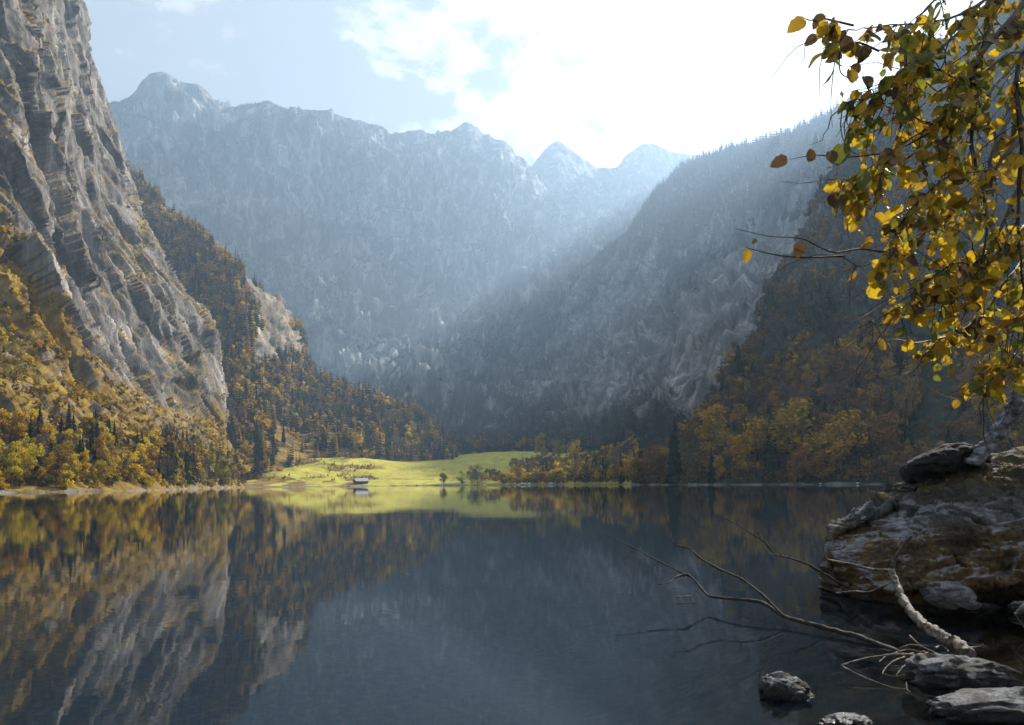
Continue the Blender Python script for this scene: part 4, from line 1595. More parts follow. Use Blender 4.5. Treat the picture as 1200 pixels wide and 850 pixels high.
def stone(name, px, py, D, sx, sy, sz, rot, seed, label, mat=m_stone, sub=5, z=None, flat=1.0, f=0.20):
    bm = bmesh.new()
    bmesh.ops.create_icosphere(bm, subdivisions=sub, radius=1.0)
    P = np.array([v.co[:] for v in bm.verts])
    P = np.sign(P) * np.abs(P) ** 0.82
    d = facets(P * 1.3 + seed * 3.1, seed) * f * 1.3 + facets(P * 3.1 + seed, seed + 5) * f * 0.5 + fbm(P * 7 + seed, 3, seed=seed) * 0.03
    P = P * (1 + d[:, None])
    for v, p in zip(bm.verts, P):
        v.co = (p[0] * sx, p[1] * sy, p[2] * sz)
    me = bpy.data.meshes.new(name)
    bm.to_mesh(me)
    bm.free()
    me.polygons.foreach_set('use_smooth', np.full(len(me.polygons), True))
    me.materials.append(mat)
    o = link(name, me)
    p = W(px, py, D)
    o.location = (p[0], p[1], p[2] if z is None else z)
    o.rotation_euler = rot
    tag(o, label, 'stone')
    return o


stone('stone', 1113, 698, 8.9, 0.30, 0.21, 0.17, (0.05, 0.1, 0.1), 3, 'rounded pale grey stone in the water in front of the undercut boulder', mat=m_stone2)
stone('stone', 921, 816, 5.75, 0.21, 0.16, 0.13, (0.1, 0.25, 0.3), 8, 'dark angular stone with a pointed back, alone in open water', z=0.02)
stone('stone', 1122, 800, 6.1, 0.40, 0.27, 0.16, (-0.05, 0.02, -0.1), 14, 'broad grey stone under the curved bare twig, in front of the pale driftwood', z=0.03)
stone('stone', 1180, 842, 5.25, 0.54, 0.24, 0.13, (0.0, -0.02, -0.05), 21, 'long flat topped slab at the lower edge of the water, nearest of the stones', z=0.02)
stone('stone', 990, 852, 5.05, 0.18, 0.12, 0.09, (0, 0, 0.2), 27, 'small stone barely breaking the water at the bottom edge of the picture', z=-0.03)
stone('stone', 1196, 693, 9.2, 0.16, 0.12, 0.10, (0, 0, 0.5), 33, 'small grey stone beside the water at the picture edge below the boulder', z=0.04)
stone('stone', 1150, 691, 9.5, 0.22, 0.12, 0.05, (0, 0, 0.1), 35, 'thin flat stone lying just above the water behind the rounded pale one', z=0.02)
stone('stone', 1085, 774, 6.6, 0.14, 0.10, 0.08, (0, 0.2, 0.9), 39, 'small wet stone wedged under the foot of the pale driftwood', z=0.0)
stone('stone', 1023, 694, 10.2, 0.16, 0.12, 0.06, (0, 0.1, 0.2), 41, 'small dark stone under the tip of the boulder by the thin branch', z=0.02)

# dead wood
m_wood = noise_mat('dead_wood_dark', [(0.3, (0.010, 0.008, 0.007)), (0.55, (0.028, 0.022, 0.018)), (0.75, (0.10, 0.08, 0.065))], 9, 0.8, 0.8, 40, 0.01, (1, 1, 1))
m_pale = noise_mat('dead_wood_pale', [(0.38, (0.016, 0.012, 0.009)), (0.50, (0.11, 0.086, 0.066)), (0.66, (0.27, 0.22, 0.18))], 15, 0.75, 0.8, 35, 0.01)
m_bircht = noise_mat('birch_bark', [(0.34, (0.025, 0.025, 0.028)), (0.48, (0.10, 0.10, 0.11)), (0.6, (0.22, 0.225, 0.24)), (0.75, (0.40, 0.40, 0.42))], 7, 0.7, 0.7, 30, 0.01, (1, 1, 1.4))


def wood(name, poly, r0, r1, mat, parent, seed, knots=0.25, sides=10, jit=0.5):
    """poly: picture column, row, distance of the axis; radii taper r0 -> r1"""
    A = np.array([W(*p) for p in poly])
    n = max(12, 9 * len(poly))
    t = np.linspace(0, len(poly) - 1, n)
    Pp = cr1(A[:, None, :], t)[:, 0]
    s = np.linspace(0, 1, n)
    rad = (r0 + (r1 - r0) * s ** 0.8) * (0.78 if r0 < 0.06 else 0.88)
    r = np.random.default_rng(seed)
    Pp[1:-1] += fbm(Pp * 6 + seed, 3, seed=seed)[1:-1, None] * r.normal(size=3) * rad[1:-1, None] * jit
    rad = rad * (1 + knots * vnoise(Pp * 9 + seed, seed)) + 0.0
    V, F = tube_np(Pp, rad, sides)
    V = np.array(V)
    V = V + (V - np.repeat(Pp, sides, 0)) * (fbm(V * 25 + seed, 3, seed=seed + 1) * 0.75)[:, None]
    me = bpy.data.meshes.new(name)
    k = len(V)
    V = np.vstack([V, Pp[0], Pp[-1]])
    fs = [tuple(f) for f in F]
    for j in range(sides):
        fs.append((k, (j + 1) % sides, j))
        o2 = (n - 1) * sides
        fs.append((k + 1, o2 + j, o2 + (j + 1) % sides))
    me.from_pydata([tuple(v) for v in V], [], fs)
    me.polygons.foreach_set('use_smooth', np.full(len(me.polygons), True))
    me.materials.append(mat)
    return link(name, me, None, parent)


def thing(name, label, cat, loc=(0, 0, 0), group=None):
    e = bpy.data.objects.new(name, None)
    e.empty_display_size = 0.1
    C.objects.link(e)
    tag(e, label, cat, group)
    return e


def stubs(stem, parent, n, seed, lo=.03, hi=.10, r=.006, mat=None):
    r_ = np.random.default_rng(seed)
    V0 = np.array([v.co[:] for v in stem.data.vertices])
    nr = (len(V0) - 2) // 10
    for _ in range(n):
        i = int(r_.integers(2, nr - 2))
        c = V0[i * 10:i * 10 + 10].mean(0)
        c2 = V0[(i + 1) * 10:(i + 1) * 10 + 10].mean(0)
        t = (c2 - c) / (np.linalg.norm(c2 - c) + 1e-9)
        d = np.cross(t, r_.normal(size=3))
        d = d / np.linalg.norm(d) + t * .8 + np.array([0, 0, .3])
        d /= np.linalg.norm(d)
        l = r_.uniform(lo, hi)
        k = c + d * l * .5 + r_.normal(size=3) * l * .12
        v, f = tube_np([c, k, k + (d + r_.normal(size=3) * .5) * l * .5], [r, r * .7, r * .35], 5)
        me = mesh_np('twig', np.array(v), np.array(f), True)
        me.materials.append(mat or m_wood)
        link('twig', me, None, parent)


t1 = thing('fallen_branch', 'longest dead branch, forked, reaching dark and bare far out over the water', 'branch')
wood('stem', [(1110, 776, 6.8), (1065, 768, 7.1), (1010, 748, 7.6), (960, 734, 8.1), (918, 722, 8.6), (892, 706, 9.1), (850, 701, 9.5), (830, 698, 9.8), (812, 678, 10.2), (798, 671, 10.3), (770, 657, 10.8), (742, 642, 11.3), (712, 628, 11.8)], 0.046, 0.010, m_wood, t1, 1)
st_ = wood('branch', [(918, 722, 8.6), (893, 697, 9.0), (868, 678, 9.5), (845, 668, 9.9), (822, 655, 10.2), (808, 643, 10.4), (790, 638, 10.5), (785, 622, 10.7), (779, 604, 10.8), (769, 594, 10.9)], 0.027, 0.006, m_wood, t1, 2)
stubs(st_, t1, 14, 102, .03, .12, .0045)
wood('branch', [(806, 673, 10.2), (794, 676, 10.1), (784, 683, 9.9), (770, 685, 9.8)], 0.026, 0.010, m_wood, t1, 3, 0.5)
wood('twig', [(769, 594, 10.9), (770, 585, 10.9), (771, 574, 10.9)], 0.006, 0.004, m_pale, t1, 4)
wood('twig', [(769, 594, 10.9), (762, 592, 10.8), (755, 592, 10.8)], 0.006, 0.003, m_pale, t1, 5)
wood('twig', [(743, 643, 11.3), (742, 650, 11.2), (737, 652, 11.1), (730, 656, 11.1)], 0.008, 0.003, m_wood, t1, 6, 0.6)
wood('twig', [(868, 678, 9.5), (867, 672, 9.5), (867, 667, 9.5)], 0.007, 0.004, m_wood, t1, 7)
wood('twig', [(808, 678, 10.2), (818, 682, 10.1), (817, 687, 10.0), (806, 688, 10.0), (800, 684, 10.0)], 0.004, 0.002, m_pale, t1, 8)
wood('twig', [(850, 669, 9.8), (846, 664, 9.8), (852, 662, 9.8)], 0.005, 0.003, m_wood, t1, 9)
wood('twig', [(722, 633, 11.7), (721, 628, 11.7), (719, 625, 11.7)], 0.005, 0.003, m_wood, t1, 10)

t2 = thing('fallen_branch', 'thin dead branch rising from the water just left of the boulder tip', 'branch')
st_ = wood('stem', [(1006, 694, 9.9), (990, 687, 9.85), (965, 672, 9.8), (945, 661, 9.8), (925, 654, 9.85), (908, 650, 9.9), (897, 636, 9.95), (885, 628, 10.0), (868, 618, 10.05), (849, 607, 10.1)], 0.026, 0.008, m_wood, t2, 11)
stubs(st_, t2, 12, 103)
wood('twig', [(908, 650, 9.9), (900, 648, 9.8), (896, 644, 9.8)], 0.010, 0.006, m_pale, t2, 12, .5)
wood('twig', [(852, 609, 10.1), (850, 613, 10.1), (853, 615, 10.1)], 0.005, 0.003, m_pale, t2, 13)
wood('twig', [(893, 634, 9.95), (888, 626, 9.9), (890, 624, 9.9)], 0.012, 0.006, m_wood, t2, 14)

t3 = thing('driftwood', 'thickest pale driftwood limb, running from the boulder foot towards the wet stones', 'driftwood')
wood('stem', [(1136, 770, 6.55), (1122, 757, 6.8), (1103, 746, 7.05), (1085, 733, 7.4), (1068, 718, 7.8), (1057, 700, 8.2), (1050, 684, 8.5), (1044, 668, 8.8)], 0.082, 0.038, m_pale, t3, 15, 0.10, 14)
wood('branch', [(1046, 672, 8.75), (1049, 655, 8.9), (1058, 641, 9.0), (1068, 628, 9.05)], 0.035, 0.022, m_wood, t3, 16, 0.3)
wood('branch', [(1044, 669, 8.8), (1020, 667, 8.9), (1000, 662, 8.95), (985, 659, 9.0), (970, 656, 9.0), (966, 648, 9.0), (965, 641, 9.0)], 0.024, 0.013, m_pale, t3, 17, 0.3)
wood('branch', [(1044, 682, 8.6), (1032, 688, 8.6), (1018, 694, 8.7), (1000, 693, 8.8), (980, 695, 8.9)], 0.020, 0.010, m_pale, t3, 18, 0.3)
wood('twig', [(1045, 669, 8.8), (1045, 662, 8.75), (1046, 656, 8.75)], 0.016, 0.008, m_pale, t3, 19)
wood('branch', [(1108, 750, 7.0), (1125, 752, 6.95), (1140, 757, 6.9), (1152, 760, 6.9)], 0.030, 0.012, m_wood, t3, 20, 0.5)
wood('twig', [(1130, 760, 6.7), (1147, 758, 6.75), (1152, 755, 6.8)], 0.018, 0.010, m_pale, t3, 22, 0.5)

t4 = thing('bare_twig', 'smooth curved twig bent to a point over the water before the broad stone', 'twig')
wood('stem', [(1196, 790, 5.9), (1170, 780, 6.0), (1130, 773, 6.15), (1090, 770, 6.3), (1055, 767, 6.4), (1030, 769, 6.4), (1005, 774, 6.35), (986, 780, 6.3)], 0.024, 0.009, m_pale, t4, 23, 0.15)
wood('branch', [(986, 780, 6.3), (1000, 788, 6.1), (1025, 799, 5.95), (1045, 806, 5.85), (1062, 808, 5.8)], 0.008, 0.005, m_pale, t4, 24, 0.15)
wood('branch', [(1062, 800, 5.9), (1064, 810, 5.8), (1080, 816, 5.75), (1096, 819, 5.7)], 0.008, 0.004, m_pale, t4, 25, 0.15)
wood('twig', [(1064, 810, 5.8), (1078, 824, 5.65), (1094, 834, 5.5)], 0.006, 0.003, m_pale, t4, 26, 0.15)

t5 = thing('floating_twig', 'short pale twig floating alone beyond the long dead branch', 'twig')
wood('stem', [(792, 700, 10.3), (806, 699, 10.35), (818, 698, 10.4)], 0.014, 0.009, m_pale, t5, 27, 0.4)
wood('twig', [(812, 699, 10.35), (814, 695, 10.35), (815, 692, 10.35)], 0.009, 0.004, m_pale, t5, 28)
t6 = thing('driftwood', 'broken pale driftwood stub poking in at the picture edge below the boulder', 'driftwood')
wood('stem', [(1189, 720, 8.0), (1200, 712, 8.0), (1225, 700, 8.0)], 0.03, 0.05, m_pale, t6, 29, 0.4)
wood('twig', [(1189, 720, 8.0), (1197, 731, 7.9), (1204, 742, 7.8)], 0.012, 0.006, m_wood, t6, 30, 0.3)
t7 = thing('root_tangle', 'tangle of pale wet roots between the driftwood and the broad stone', 'roots')
for k, pl in enumerate([[(1085, 765, 6.7), (1062, 762, 6.9), (1040, 768, 6.8), (1030, 776, 6.6)], [(1100, 768, 6.6), (1080, 758, 6.8), (1066, 756, 6.9), (1048, 762, 6.9)],
                        [(1090, 764, 6.7), (1072, 772, 6.6), (1058, 782, 6.4), (1050, 792, 6.2)], [(1096, 760, 6.8), (1104, 756, 6.9), (1112, 764, 6.7)],
                        [(1070, 766, 6.7), (1046, 776, 6.5), (1036, 786, 6.4), (1030, 800, 6.2)], [(1066, 745, 7.1), (1076, 754, 6.9), (1090, 758, 6.8)]]):
    wood('root', pl, 0.013, 0.005, m_pale, t7, 40 + k, 0.4)

# black stump on the boulder
def stump():
    nu, nv = 90, 60
    A = np.array([W(1061, 549, 11.2), W(1068, 545, 11.2), W(1082, 538, 11.2), W(1100, 531, 11.2), W(1122, 526, 11.2), W(1140, 530, 11.2), W(1152, 538, 11.2), W(1165, 547, 11.3)])
    rz = np.array([0.10, 0.15, 0.19, 0.22, 0.22, 0.17, 0.12, 0.05])
    t = np.linspace(0, 7, nu)
    Pc = cr1(A[:, None, :], t)[:, 0]
    R_ = np.interp(t, np.arange(8), rz)
    th = np.linspace(0, 2 * np.pi, nv, endpoint=False)
    G = np.zeros((nu, nv, 3))
    for i in range(nu):
        G[i] = Pc[i] + np.stack([0 * th, np.cos(th) * R_[i] * 1.5, np.sin(th) * R_[i] - R_[i] * .6], 1)
    P = G.reshape(-1, 3)
    c = np.repeat(Pc, nv, 0)
    d = facets(P * np.array([3, 5, 6]), 71) * .22 + fbm(P * 9, 4, seed=72, ridged=True) * .28
    P = P + (P - c) * d[:, None]
    idx = np.arange(nu * nv).reshape(nu, nv)
    F = np.stack([idx[:-1], idx[1:], np.roll(idx[1:], -1, 1), np.roll(idx[:-1], -1, 1)], -1).reshape(-1, 4)
    V = np.vstack([P, Pc[0] + np.array([-.02, 0, -.05])])
    caps = [(idx[0][j], idx[0][(j + 1) % nv], idx[0][(j + 2) % nv], nu * nv) for j in range(0, nv, 2)]
    me = mesh_np('rotten_stump', V, np.vstack([F, caps]), True)
    me.materials.append(noise_mat('charred_wood', [(0.3, (0.003, 0.003, 0.003)), (0.7, (0.016, 0.013, 0.011))], 8, 0.9, 1.0, 30, 0.03))
    return me


ts = link('rotten_stump', stump())
tag(ts, 'black rotten stump lying on top of the boulder beside the birch trunk', 'stump')
wood('splinter', [(1098, 531, 10.95), (1115, 534, 10.9), (1135, 538, 10.9), (1152, 543, 10.9), (1170, 545, 11.0)], 0.012, 0.008, m_pale, ts, 50, .2)
wood('splinter', [(1130, 541, 10.8), (1150, 545, 10.8), (1175, 546, 10.8), (1196, 551, 10.8)], 0.012, 0.007, m_pale, ts, 51, .2)
wood('splinter', [(1061, 549, 11.0), (1062, 538, 11.0), (1060, 530, 11.0)], 0.014, 0.006, m_pale, ts, 52, .4)

# ---------------------------------------------------------------- overhanging tree
tree = thing('overhanging_tree', 'leaning grey barked tree on the boulder whose yellow and green leafy branches overhang the lake', 'tree')
wood('trunk', [(1140, 545, 10.8), (1158, 521, 10.8), (1172, 503, 10.75), (1185, 482, 10.7), (1193, 460, 10.6), (1206, 438, 10.5), (1235, 400, 10.2), (1270, 330, 9.6), (1300, 220, 8.8), (1310, 60, 7.8), (1300, -140, 6.6), (1290, -330, 5.8)], 0.125, 0.065, m_bircht, tree, 60, 0.10, 18, 0.2)
m_twig = noise_mat('dark_twig', [(0.3, (0.016, 0.013, 0.012)), (0.7, (0.06, 0.05, 0.045))], 14, 0.7, 0.5, 60, 0.003)
m_ltwig = noise_mat('pale_twig', [(0.3, (0.10, 0.09, 0.08)), (0.7, (0.30, 0.27, 0.25))], 14, 0.7, 0.5, 60, 0.003)

LM = {}
for nm, c1, c2, tr in (('yellow_leaf', (0.62, 0.42, 0.020), (0.48, 0.29, 0.020), .5), ('ochre_leaf', (0.42, 0.26, 0.022), (0.28, 0.16, 0.02), .45), ('green_leaf', (0.10, 0.13, 0.022), (0.17, 0.17, 0.025), .45),
                       ('brown_leaf', (0.085, 0.055, 0.025), (0.14, 0.085, 0.03), .3), ('yellow_green_leaf', (0.34, 0.27, 0.025), (0.14, 0.16, 0.022), .5)):
    m = bpy.data.materials.new(nm)
    m.use_nodes = True
    nt = m.node_tree
    L = nt.links.new
    b = nt.nodes['Principled BSDF']
    tc = N(nt, 'ShaderNodeTexCoord')
    oi = N(nt, 'ShaderNodeObjectInfo')
    ad = N(nt, 'ShaderNodeVectorMath', operation='ADD')
    L(tc.outputs['Object'], ad.inputs[0])
    L(oi.outputs['Location'], ad.inputs[1])
    nz_ = N(nt, 'ShaderNodeTexNoise')
    nz_.inputs['Scale'].default_value = 28
    nz_.inputs['Detail'].default_value = 5
    L(ad.outputs[0], nz_.inputs['Vector'])
    r = ramp(nt, [(0.40, c1), (0.60, c2), (0.72, (0.06, 0.035, 0.015))])
    L(nz_.outputs[0], r.inputs[0])
    wv = N(nt, 'ShaderNodeTexWave')
    wv.inputs['Scale'].default_value = 22
    wv.bands_direction = 'Y'
    L(tc.outputs['Object'], wv.inputs['Vector'])
    L(r.outputs[0], b.inputs['Base Color'])
    b.inputs['Roughness'].default_value = 0.5
    b.inputs['Specular IOR Level'].default_value = 0.4
    bp = N(nt, 'ShaderNodeBump')
    bp.inputs['Strength'].default_value = 0.35
    bp.inputs['Distance'].default_value = 0.003
    L(wv.outputs[0], bp.inputs['Height'])
    L(bp.outputs[0], b.inputs['Normal'])
    t = N(nt, 'ShaderNodeBsdfTranslucent')
    L(r.outputs[0], t.inputs[0])
    mx = N(nt, 'ShaderNodeMixShader')
    mx.inputs[0].default_value = tr
    L(b.outputs[0], mx.inputs[1])
    L(t.outputs[0], mx.inputs[2])
    L(mx.outputs[0], nt.nodes['Material Output'].inputs['Surface'])
    LM[nm] = m


def leaf_shape(seed, curl, fold):
    """ovate toothed leaf, 1 unit long, hanging along -Z from its stalk"""
    r = random.Random(seed)
    rows_ = [(0.0, 0.10), (0.05, 0.24), (0.14, 0.36), (0.28, 0.43), (0.44, 0.45), (0.60, 0.42), (0.75, 0.35), (0.87, 0.24), (0.95, 0.12), (1.0, 0.02)]
    V = []
    bx = r.uniform(-.08, .08)
    for i, (t, w) in enumerate([(t_, w_ * 0.86) for t_, w_ in rows_]):
        tooth = 1 + (0.06 if i % 2 else -0.05)
        cz = -t
        cyy_ = curl * t * t
        cx_ = bx * math.sin(t * 3)
        for s in (-1, -0.5, 0, 0.5, 1):
            ww = w * tooth * s * r.uniform(.94, 1.06)
            V.append((cx_ + ww, cyy_ - abs(s) ** 1.5 * w * fold + r.uniform(-.012, .012) + 0.05 * math.sin(s * 4 + t * 5 + seed), cz + abs(s) * 0.04))
    F = []
    for i in range(len(rows_) - 1):
        for j in range(4):
            a = i * 5 + j
            F.append((a, a + 1, a + 6, a + 5))
    k = len(V)
    V += [(-.012, 0, 0.02), (.012, 0, 0.02), (.010, -.03, 0.22), (-.010, -.03, 0.22)]
    F.append((k, k + 1, k + 2, k + 3))
    return np.array(V), np.array(F)


LEAVES = {}
LSH = [leaf_shape(s, c, f) for s, c, f in ((1, .15, .25), (2, -.2, .35), (3, .4, .1), (4, .05, .6), (5, .6, .5))]
for nm in LM:
    for k, (V, F) in enumerate(LSH):
        me = mesh_np('leaf', V, F, True)
        me.materials.append(LM[nm])
        LEAVES[nm, k] = me

region = np.array([(930, -40), (932, 42), (960, 50), (975, 95), (992, 140), (1006, 190), (968, 225), (1000, 262), (992, 312), (1020, 345), (1045, 380), (1078, 425), (1130, 478), (1160, 462), (1210, 470), (1330, 470), (1330, -40)], float)


def inside(px, py):
    c = False
    n = len(region)
    j = n - 1
    for i in range(n):
        xi, yi = region[i]
        xj, yj = region[j]
        if (yi > py) != (yj > py) and px < (xj - xi) * (py - yi) / (yj - yi) + xi:
            c = not c
        j = i
    return c


S0 = (1298, -150, 6.6)
S1 = (1310, 60, 7.8)
S2 = (1300, 220, 8.8)
MAIN = [
    [S0, (1240, -80, 4.8), (1150, 2, 4.0), (1090, 22, 3.6), (1025, 28, 3.3), (975, 32, 3.1)],
    [S0, (1230, -60, 4.6), (1140, 30, 3.9), (1085, 85, 3.5), (1040, 108, 3.3), (1000, 118, 3.2)],
    [S0, (1215, -20, 4.4), (1152, 60, 3.8), (1140, 112, 3.6), (1095, 142, 3.4), (1050, 170, 3.3), (1012, 205, 3.3)],
    [S1, (1215, 60, 5), (1160, 110, 4.0), (1130, 160, 3.7), (1080, 190, 3.5), (1030, 225, 3.4), (985, 228, 3.4)],
    [S1, (1220, 90, 5), (1175, 160, 4.1), (1160, 215, 3.9), (1115, 255, 3.7), (1060, 290, 3.5), (1000, 302, 3.4)],
    [S1, (1230, 130, 5), (1195, 220, 4.0), (1160, 290, 3.8), (1110, 325, 3.6), (1060, 350, 3.5), (1000, 377, 3.4)],
    [S2, (1230, 230, 6.0), (1190, 310, 4.2), (1150, 370, 4.0), (1105, 405, 3.8), (1072, 448, 3.8)],
    [S2, (1240, 300, 6.0), (1205, 360, 4.2), (1175, 400, 3.9), (1160, 430, 3.7), (1145, 455, 3.6)],
    [S0, (1260, -60, 5), (1215, 20, 4.0), (1187, 90, 3.7), (1192, 170, 3.6), (1186, 260, 3.6), (1198, 350, 3.6), (1203, 430, 3.6)],
    [S0, (1235, -70, 4.8), (1175, 10, 4.0), (1158, 90, 3.8), (1150, 170, 3.7), (1165, 250, 3.7), (1158, 330, 3.7), (1125, 392, 3.7)],
    [S0, (1220, -90, 4.6), (1120, -30, 4.0), (1070, 15, 3.7), (1062, 70, 3.6), (1055, 130, 3.6)],
    [S1, (1240, 40, 4.6), (1200, 60, 3.7), (1150, 90, 3.4), (1115, 95, 3.3), (1075, 75, 3.2)],
    [S1, (1230, 150, 4.8), (1200, 150, 3.8), (1165, 195, 3.5), (1110, 205, 3.4), (1065, 240, 3.3), (1035, 270, 3.3)],
    [S2, (1240, 250, 4.9), (1210, 260, 3.8), (1170, 310, 3.5), (1120, 300, 3.4), (1085, 330, 3.4)],
]
LEAFPTS = []
br_objs = []


def wpts(poly, n):
    A = np.array([W(*p) for p in poly])
    return cr1(A[:, None, :], np.linspace(0, len(poly) - 1, n))[:, 0]


def thin_tubes(name, items, mat, parent):
    V, F = [], []
    for P_, r_ in items:
        v, f = tube_np(P_, r_, 4)
        o = len(V)
        V += v
        F += [tuple(x + o for x in q_) for q_ in f]
    me = mesh_np(name, np.array(V), np.array(F), True)
    me.materials.append(mat)
    return link(name, me, None, parent)


rr = np.random.default_rng(21)
for bi, poly in enumerate(MAIN):
    P_ = wpts(poly, 44)
    P_[4:] += np.cumsum(rr.normal(size=(40, 3)) * 0.005, 0)
    r_ = (0.024 * (1 - np.linspace(0, 1, 44)) ** 2.2 + 0.0028) if bi not in (8, 9) else (0.022 * (1 - np.linspace(0, 1, 44)) ** 1.6 + 0.004)
    r_ = r_ * (1 + 0.15 * rr.normal(size=44))
    bobj = thin_tubes('branch', [(P_, np.abs(r_))], m_twig, tree)
    tw = []
    for _ in range(32):
        i = int(rr.integers(9, 43))
        dirv = (P_[min(i + 1, 43)] - P_[i - 1])
        dirv /= np.linalg.norm(dirv)
        dirv = dirv + rr.normal(size=3) * np.array([.6, .45, .5]) + np.array([-.15, 0, -.55])
        dirv /= np.linalg.norm(dirv)
        ln = rr.uniform(.14, .5)
        q_ = [P_[i]]
        for s in range(7):
            dirv = dirv + rr.normal(size=3) * .22 + np.array([0, 0, -.07])
            dirv /= np.linalg.norm(dirv)
            q_.append(q_[-1] + dirv * ln / 7)
        q_ = np.array(q_)
        tw.append((q_, np.linspace(0.0032, 0.0012, 8)))
        for s in range(1, 8):
            if rr.uniform() < .66:
                LEAFPTS.append((q_[s], rr.uniform(.8, 1.1)))
    tob = tag(thin_tubes('twigs', tw, m_twig if bi % 3 else m_ltwig, bobj), kind='stuff')
    for s in range(14, 44):
        if rr.uniform() < .35:
            LEAFPTS.append((P_[s], rr.uniform(.8, 1.1)))
# single thin twigs that stick out over the lake, with their own few leaves
OUT = [([(1100, 150, 3.5), (1050, 176, 3.35), (1000, 184, 3.3), (955, 182, 3.25), (926, 187, 3.2)], [(922, 187, 1.0, 'brown_leaf', 80), (951, 176, .85, 'brown_leaf', 20), (972, 178, .9, 'brown_leaf', -10), (986, 170, 1.4, 'green_leaf', 10), (1012, 200, 1.4, 'green_leaf', 0)]),
       ([(1060, 300, 3.5), (1010, 292, 3.4), (975, 296, 3.3), (940, 280, 3.3), (900, 277, 3.25), (862, 268, 3.2)], [(887, 281, .35, 'brown_leaf', 60), (937, 284, .9, 'brown_leaf', 5)]),
       ([(990, 300, 3.4), (950, 302, 3.3), (915, 300, 3.3), (880, 292, 3.25), (874, 290, 3.25)], [(875, 293, .75, 'ochre_leaf', 0)]),
       ([(1000, 30, 3.3), (965, 22, 3.2), (950, 24, 3.1), (943, 22, 3.1)], [(943, 24, 1.1, 'ochre_leaf', 60), (966, 18, .9, 'brown_leaf', 50), (978, 24, 1.0, 'brown_leaf', 30), (958, 44, .8, 'brown_leaf', 70), (984, 40, .9, 'brown_leaf', 80)]),
       ([(1030, 60, 3.4), (1005, 50, 3.3), (985, 60, 3.3), (985, 85, 3.3), (1000, 95, 3.3)], [(984, 60, .9, 'brown_leaf', 40), (1000, 52, 1.0, 'brown_leaf', -30), (996, 82, 1.05, 'ochre_leaf', 0), (1013, 90, 1.0, 'brown_leaf', -10), (1016, 55, .9, 'brown_leaf', 20)]),
       ([(1110, 395, 3.8), (1075, 402, 3.7), (1050, 398, 3.6), (1030, 402, 3.6)], [(1028, 399, 1.0, 'ochre_leaf', -50), (1020, 404, .5, 'brown_leaf', 20)]),
       ([(1180, 455, 3.7), (1165, 447, 3.6), (1150, 452, 3.6), (1160, 480, 3.6), (1161, 495, 3.6)], [(1157, 450, 1.5, 'yellow_leaf', -40), (1168, 448, 1.2, 'yellow_leaf', 30), (1161, 478, .5, 'yellow_leaf', 0), (1195, 432, 1.6, 'yellow_leaf', 0)]),
       ([(1120, 380, 3.8), (1090, 340, 3.6), (1058, 345, 3.5), (1010, 372, 3.4), (995, 378, 3.4)], [(1026, 316, 1.3, 'yellow_leaf', 0), (1118, 283, 1.5, 'yellow_leaf', 30)])]


def put_leaf(p, size, nm, rot=None, roll=None):
    me = LEAVES[nm, int(rr.integers(0, 5))]
    o = bpy.data.objects.new('leaf', me)
    o.location = tuple(p)
    if rot is None:
        o.rotation_euler = (rr.normal() * .75, rr.normal() * .75, rr.uniform(-3.14, 3.14) if rr.uniform() < .45 else rr.normal() * .8)
    else:
        o.rotation_euler = (rr.normal() * .15, math.radians(rot), rr.normal() * .35)
    o.scale = (size,) * 3
    return o


for poly, lv in OUT:
    P_ = wpts(poly, 20)
    thin_tubes('branch', [(P_, np.linspace(0.006, 0.0016, 20))], m_ltwig if poly[0][0] > 1100 else m_twig, tree)
    for (px, py, s, nm, rot) in lv:
        o = put_leaf(W(px, py, poly[-1][2]), s * 0.075, nm, rot)
        C.objects.link(o)
        o.parent = tree

cand = []
for p, s in LEAFPTS:
    px, py = project(p)
    if inside(px, py) and -30 < py and px < 1225:
        cand.append((p, s, px, py))
rr.shuffle(cand)
cand.sort(key=lambda c: (c[2] > 1205 or c[3] < 0))
stuffV, stuffF, stuffM = {}, {}, {}
nleaf = 0
for k, (p, s, px, py) in enumerate(cand):
    # crown is browner against the sky, yellower lower down
    u = rr.uniform()
    if py < 110 and px < 1060:
        nm = 'brown_leaf' if u < .30 else ('ochre_leaf' if u < .60 else 'yellow_leaf' if u < .75 else 'yellow_green_leaf')
    elif py < 150:
        nm = 'green_leaf' if u < .24 else 'yellow_green_leaf' if u < .46 else 'ochre_leaf' if u < .76 else 'brown_leaf' if u < .86 else 'yellow_leaf'
    else:
        nm = 'yellow_leaf' if u < .40 else 'ochre_leaf' if u < .66 else 'yellow_green_leaf' if u < .80 else 'green_leaf' if u < .92 else 'brown_leaf'
    size = rr.choice([.038, .052, .066, .082], p=[.25, .32, .28, .15]) * rr.uniform(.85, 1.15)
    o = put_leaf(p, size, nm)
    if nleaf < 275:
        C.objects.link(o)
        o.parent = tree
        nleaf += 1
    else:
        M_ = Matrix.LocRotScale(o.location, o.rotation_euler, o.scale)
        V, F = LSH[int(rr.integers(0, 5))]
        V2 = np.array([M_ @ Vector(v) for v in V])
        off = sum(len(v) for v in stuffV.get('a', []))
        stuffV.setdefault('a', []).append(V2)
        stuffF.setdefault('a', []).append(F + off)
        stuffM.setdefault('a', []).append(np.full(len(F), list(LM).index(nm)))
        bpy.data.objects.remove(o)
if stuffV:
    me = mesh_np('foliage', np.vstack(stuffV['a']), np.vstack(stuffF['a']), True)
    for nm in LM:
        me.materials.append(LM[nm])
    mi = np.concatenate(stuffM['a']).astype(np.int32)
    me.polygons.foreach_set('material_index', mi[:len(me.polygons)])
    tag(link('foliage', me, None, tree), kind='stuff')
print('LEAVES', len(cand), nleaf)

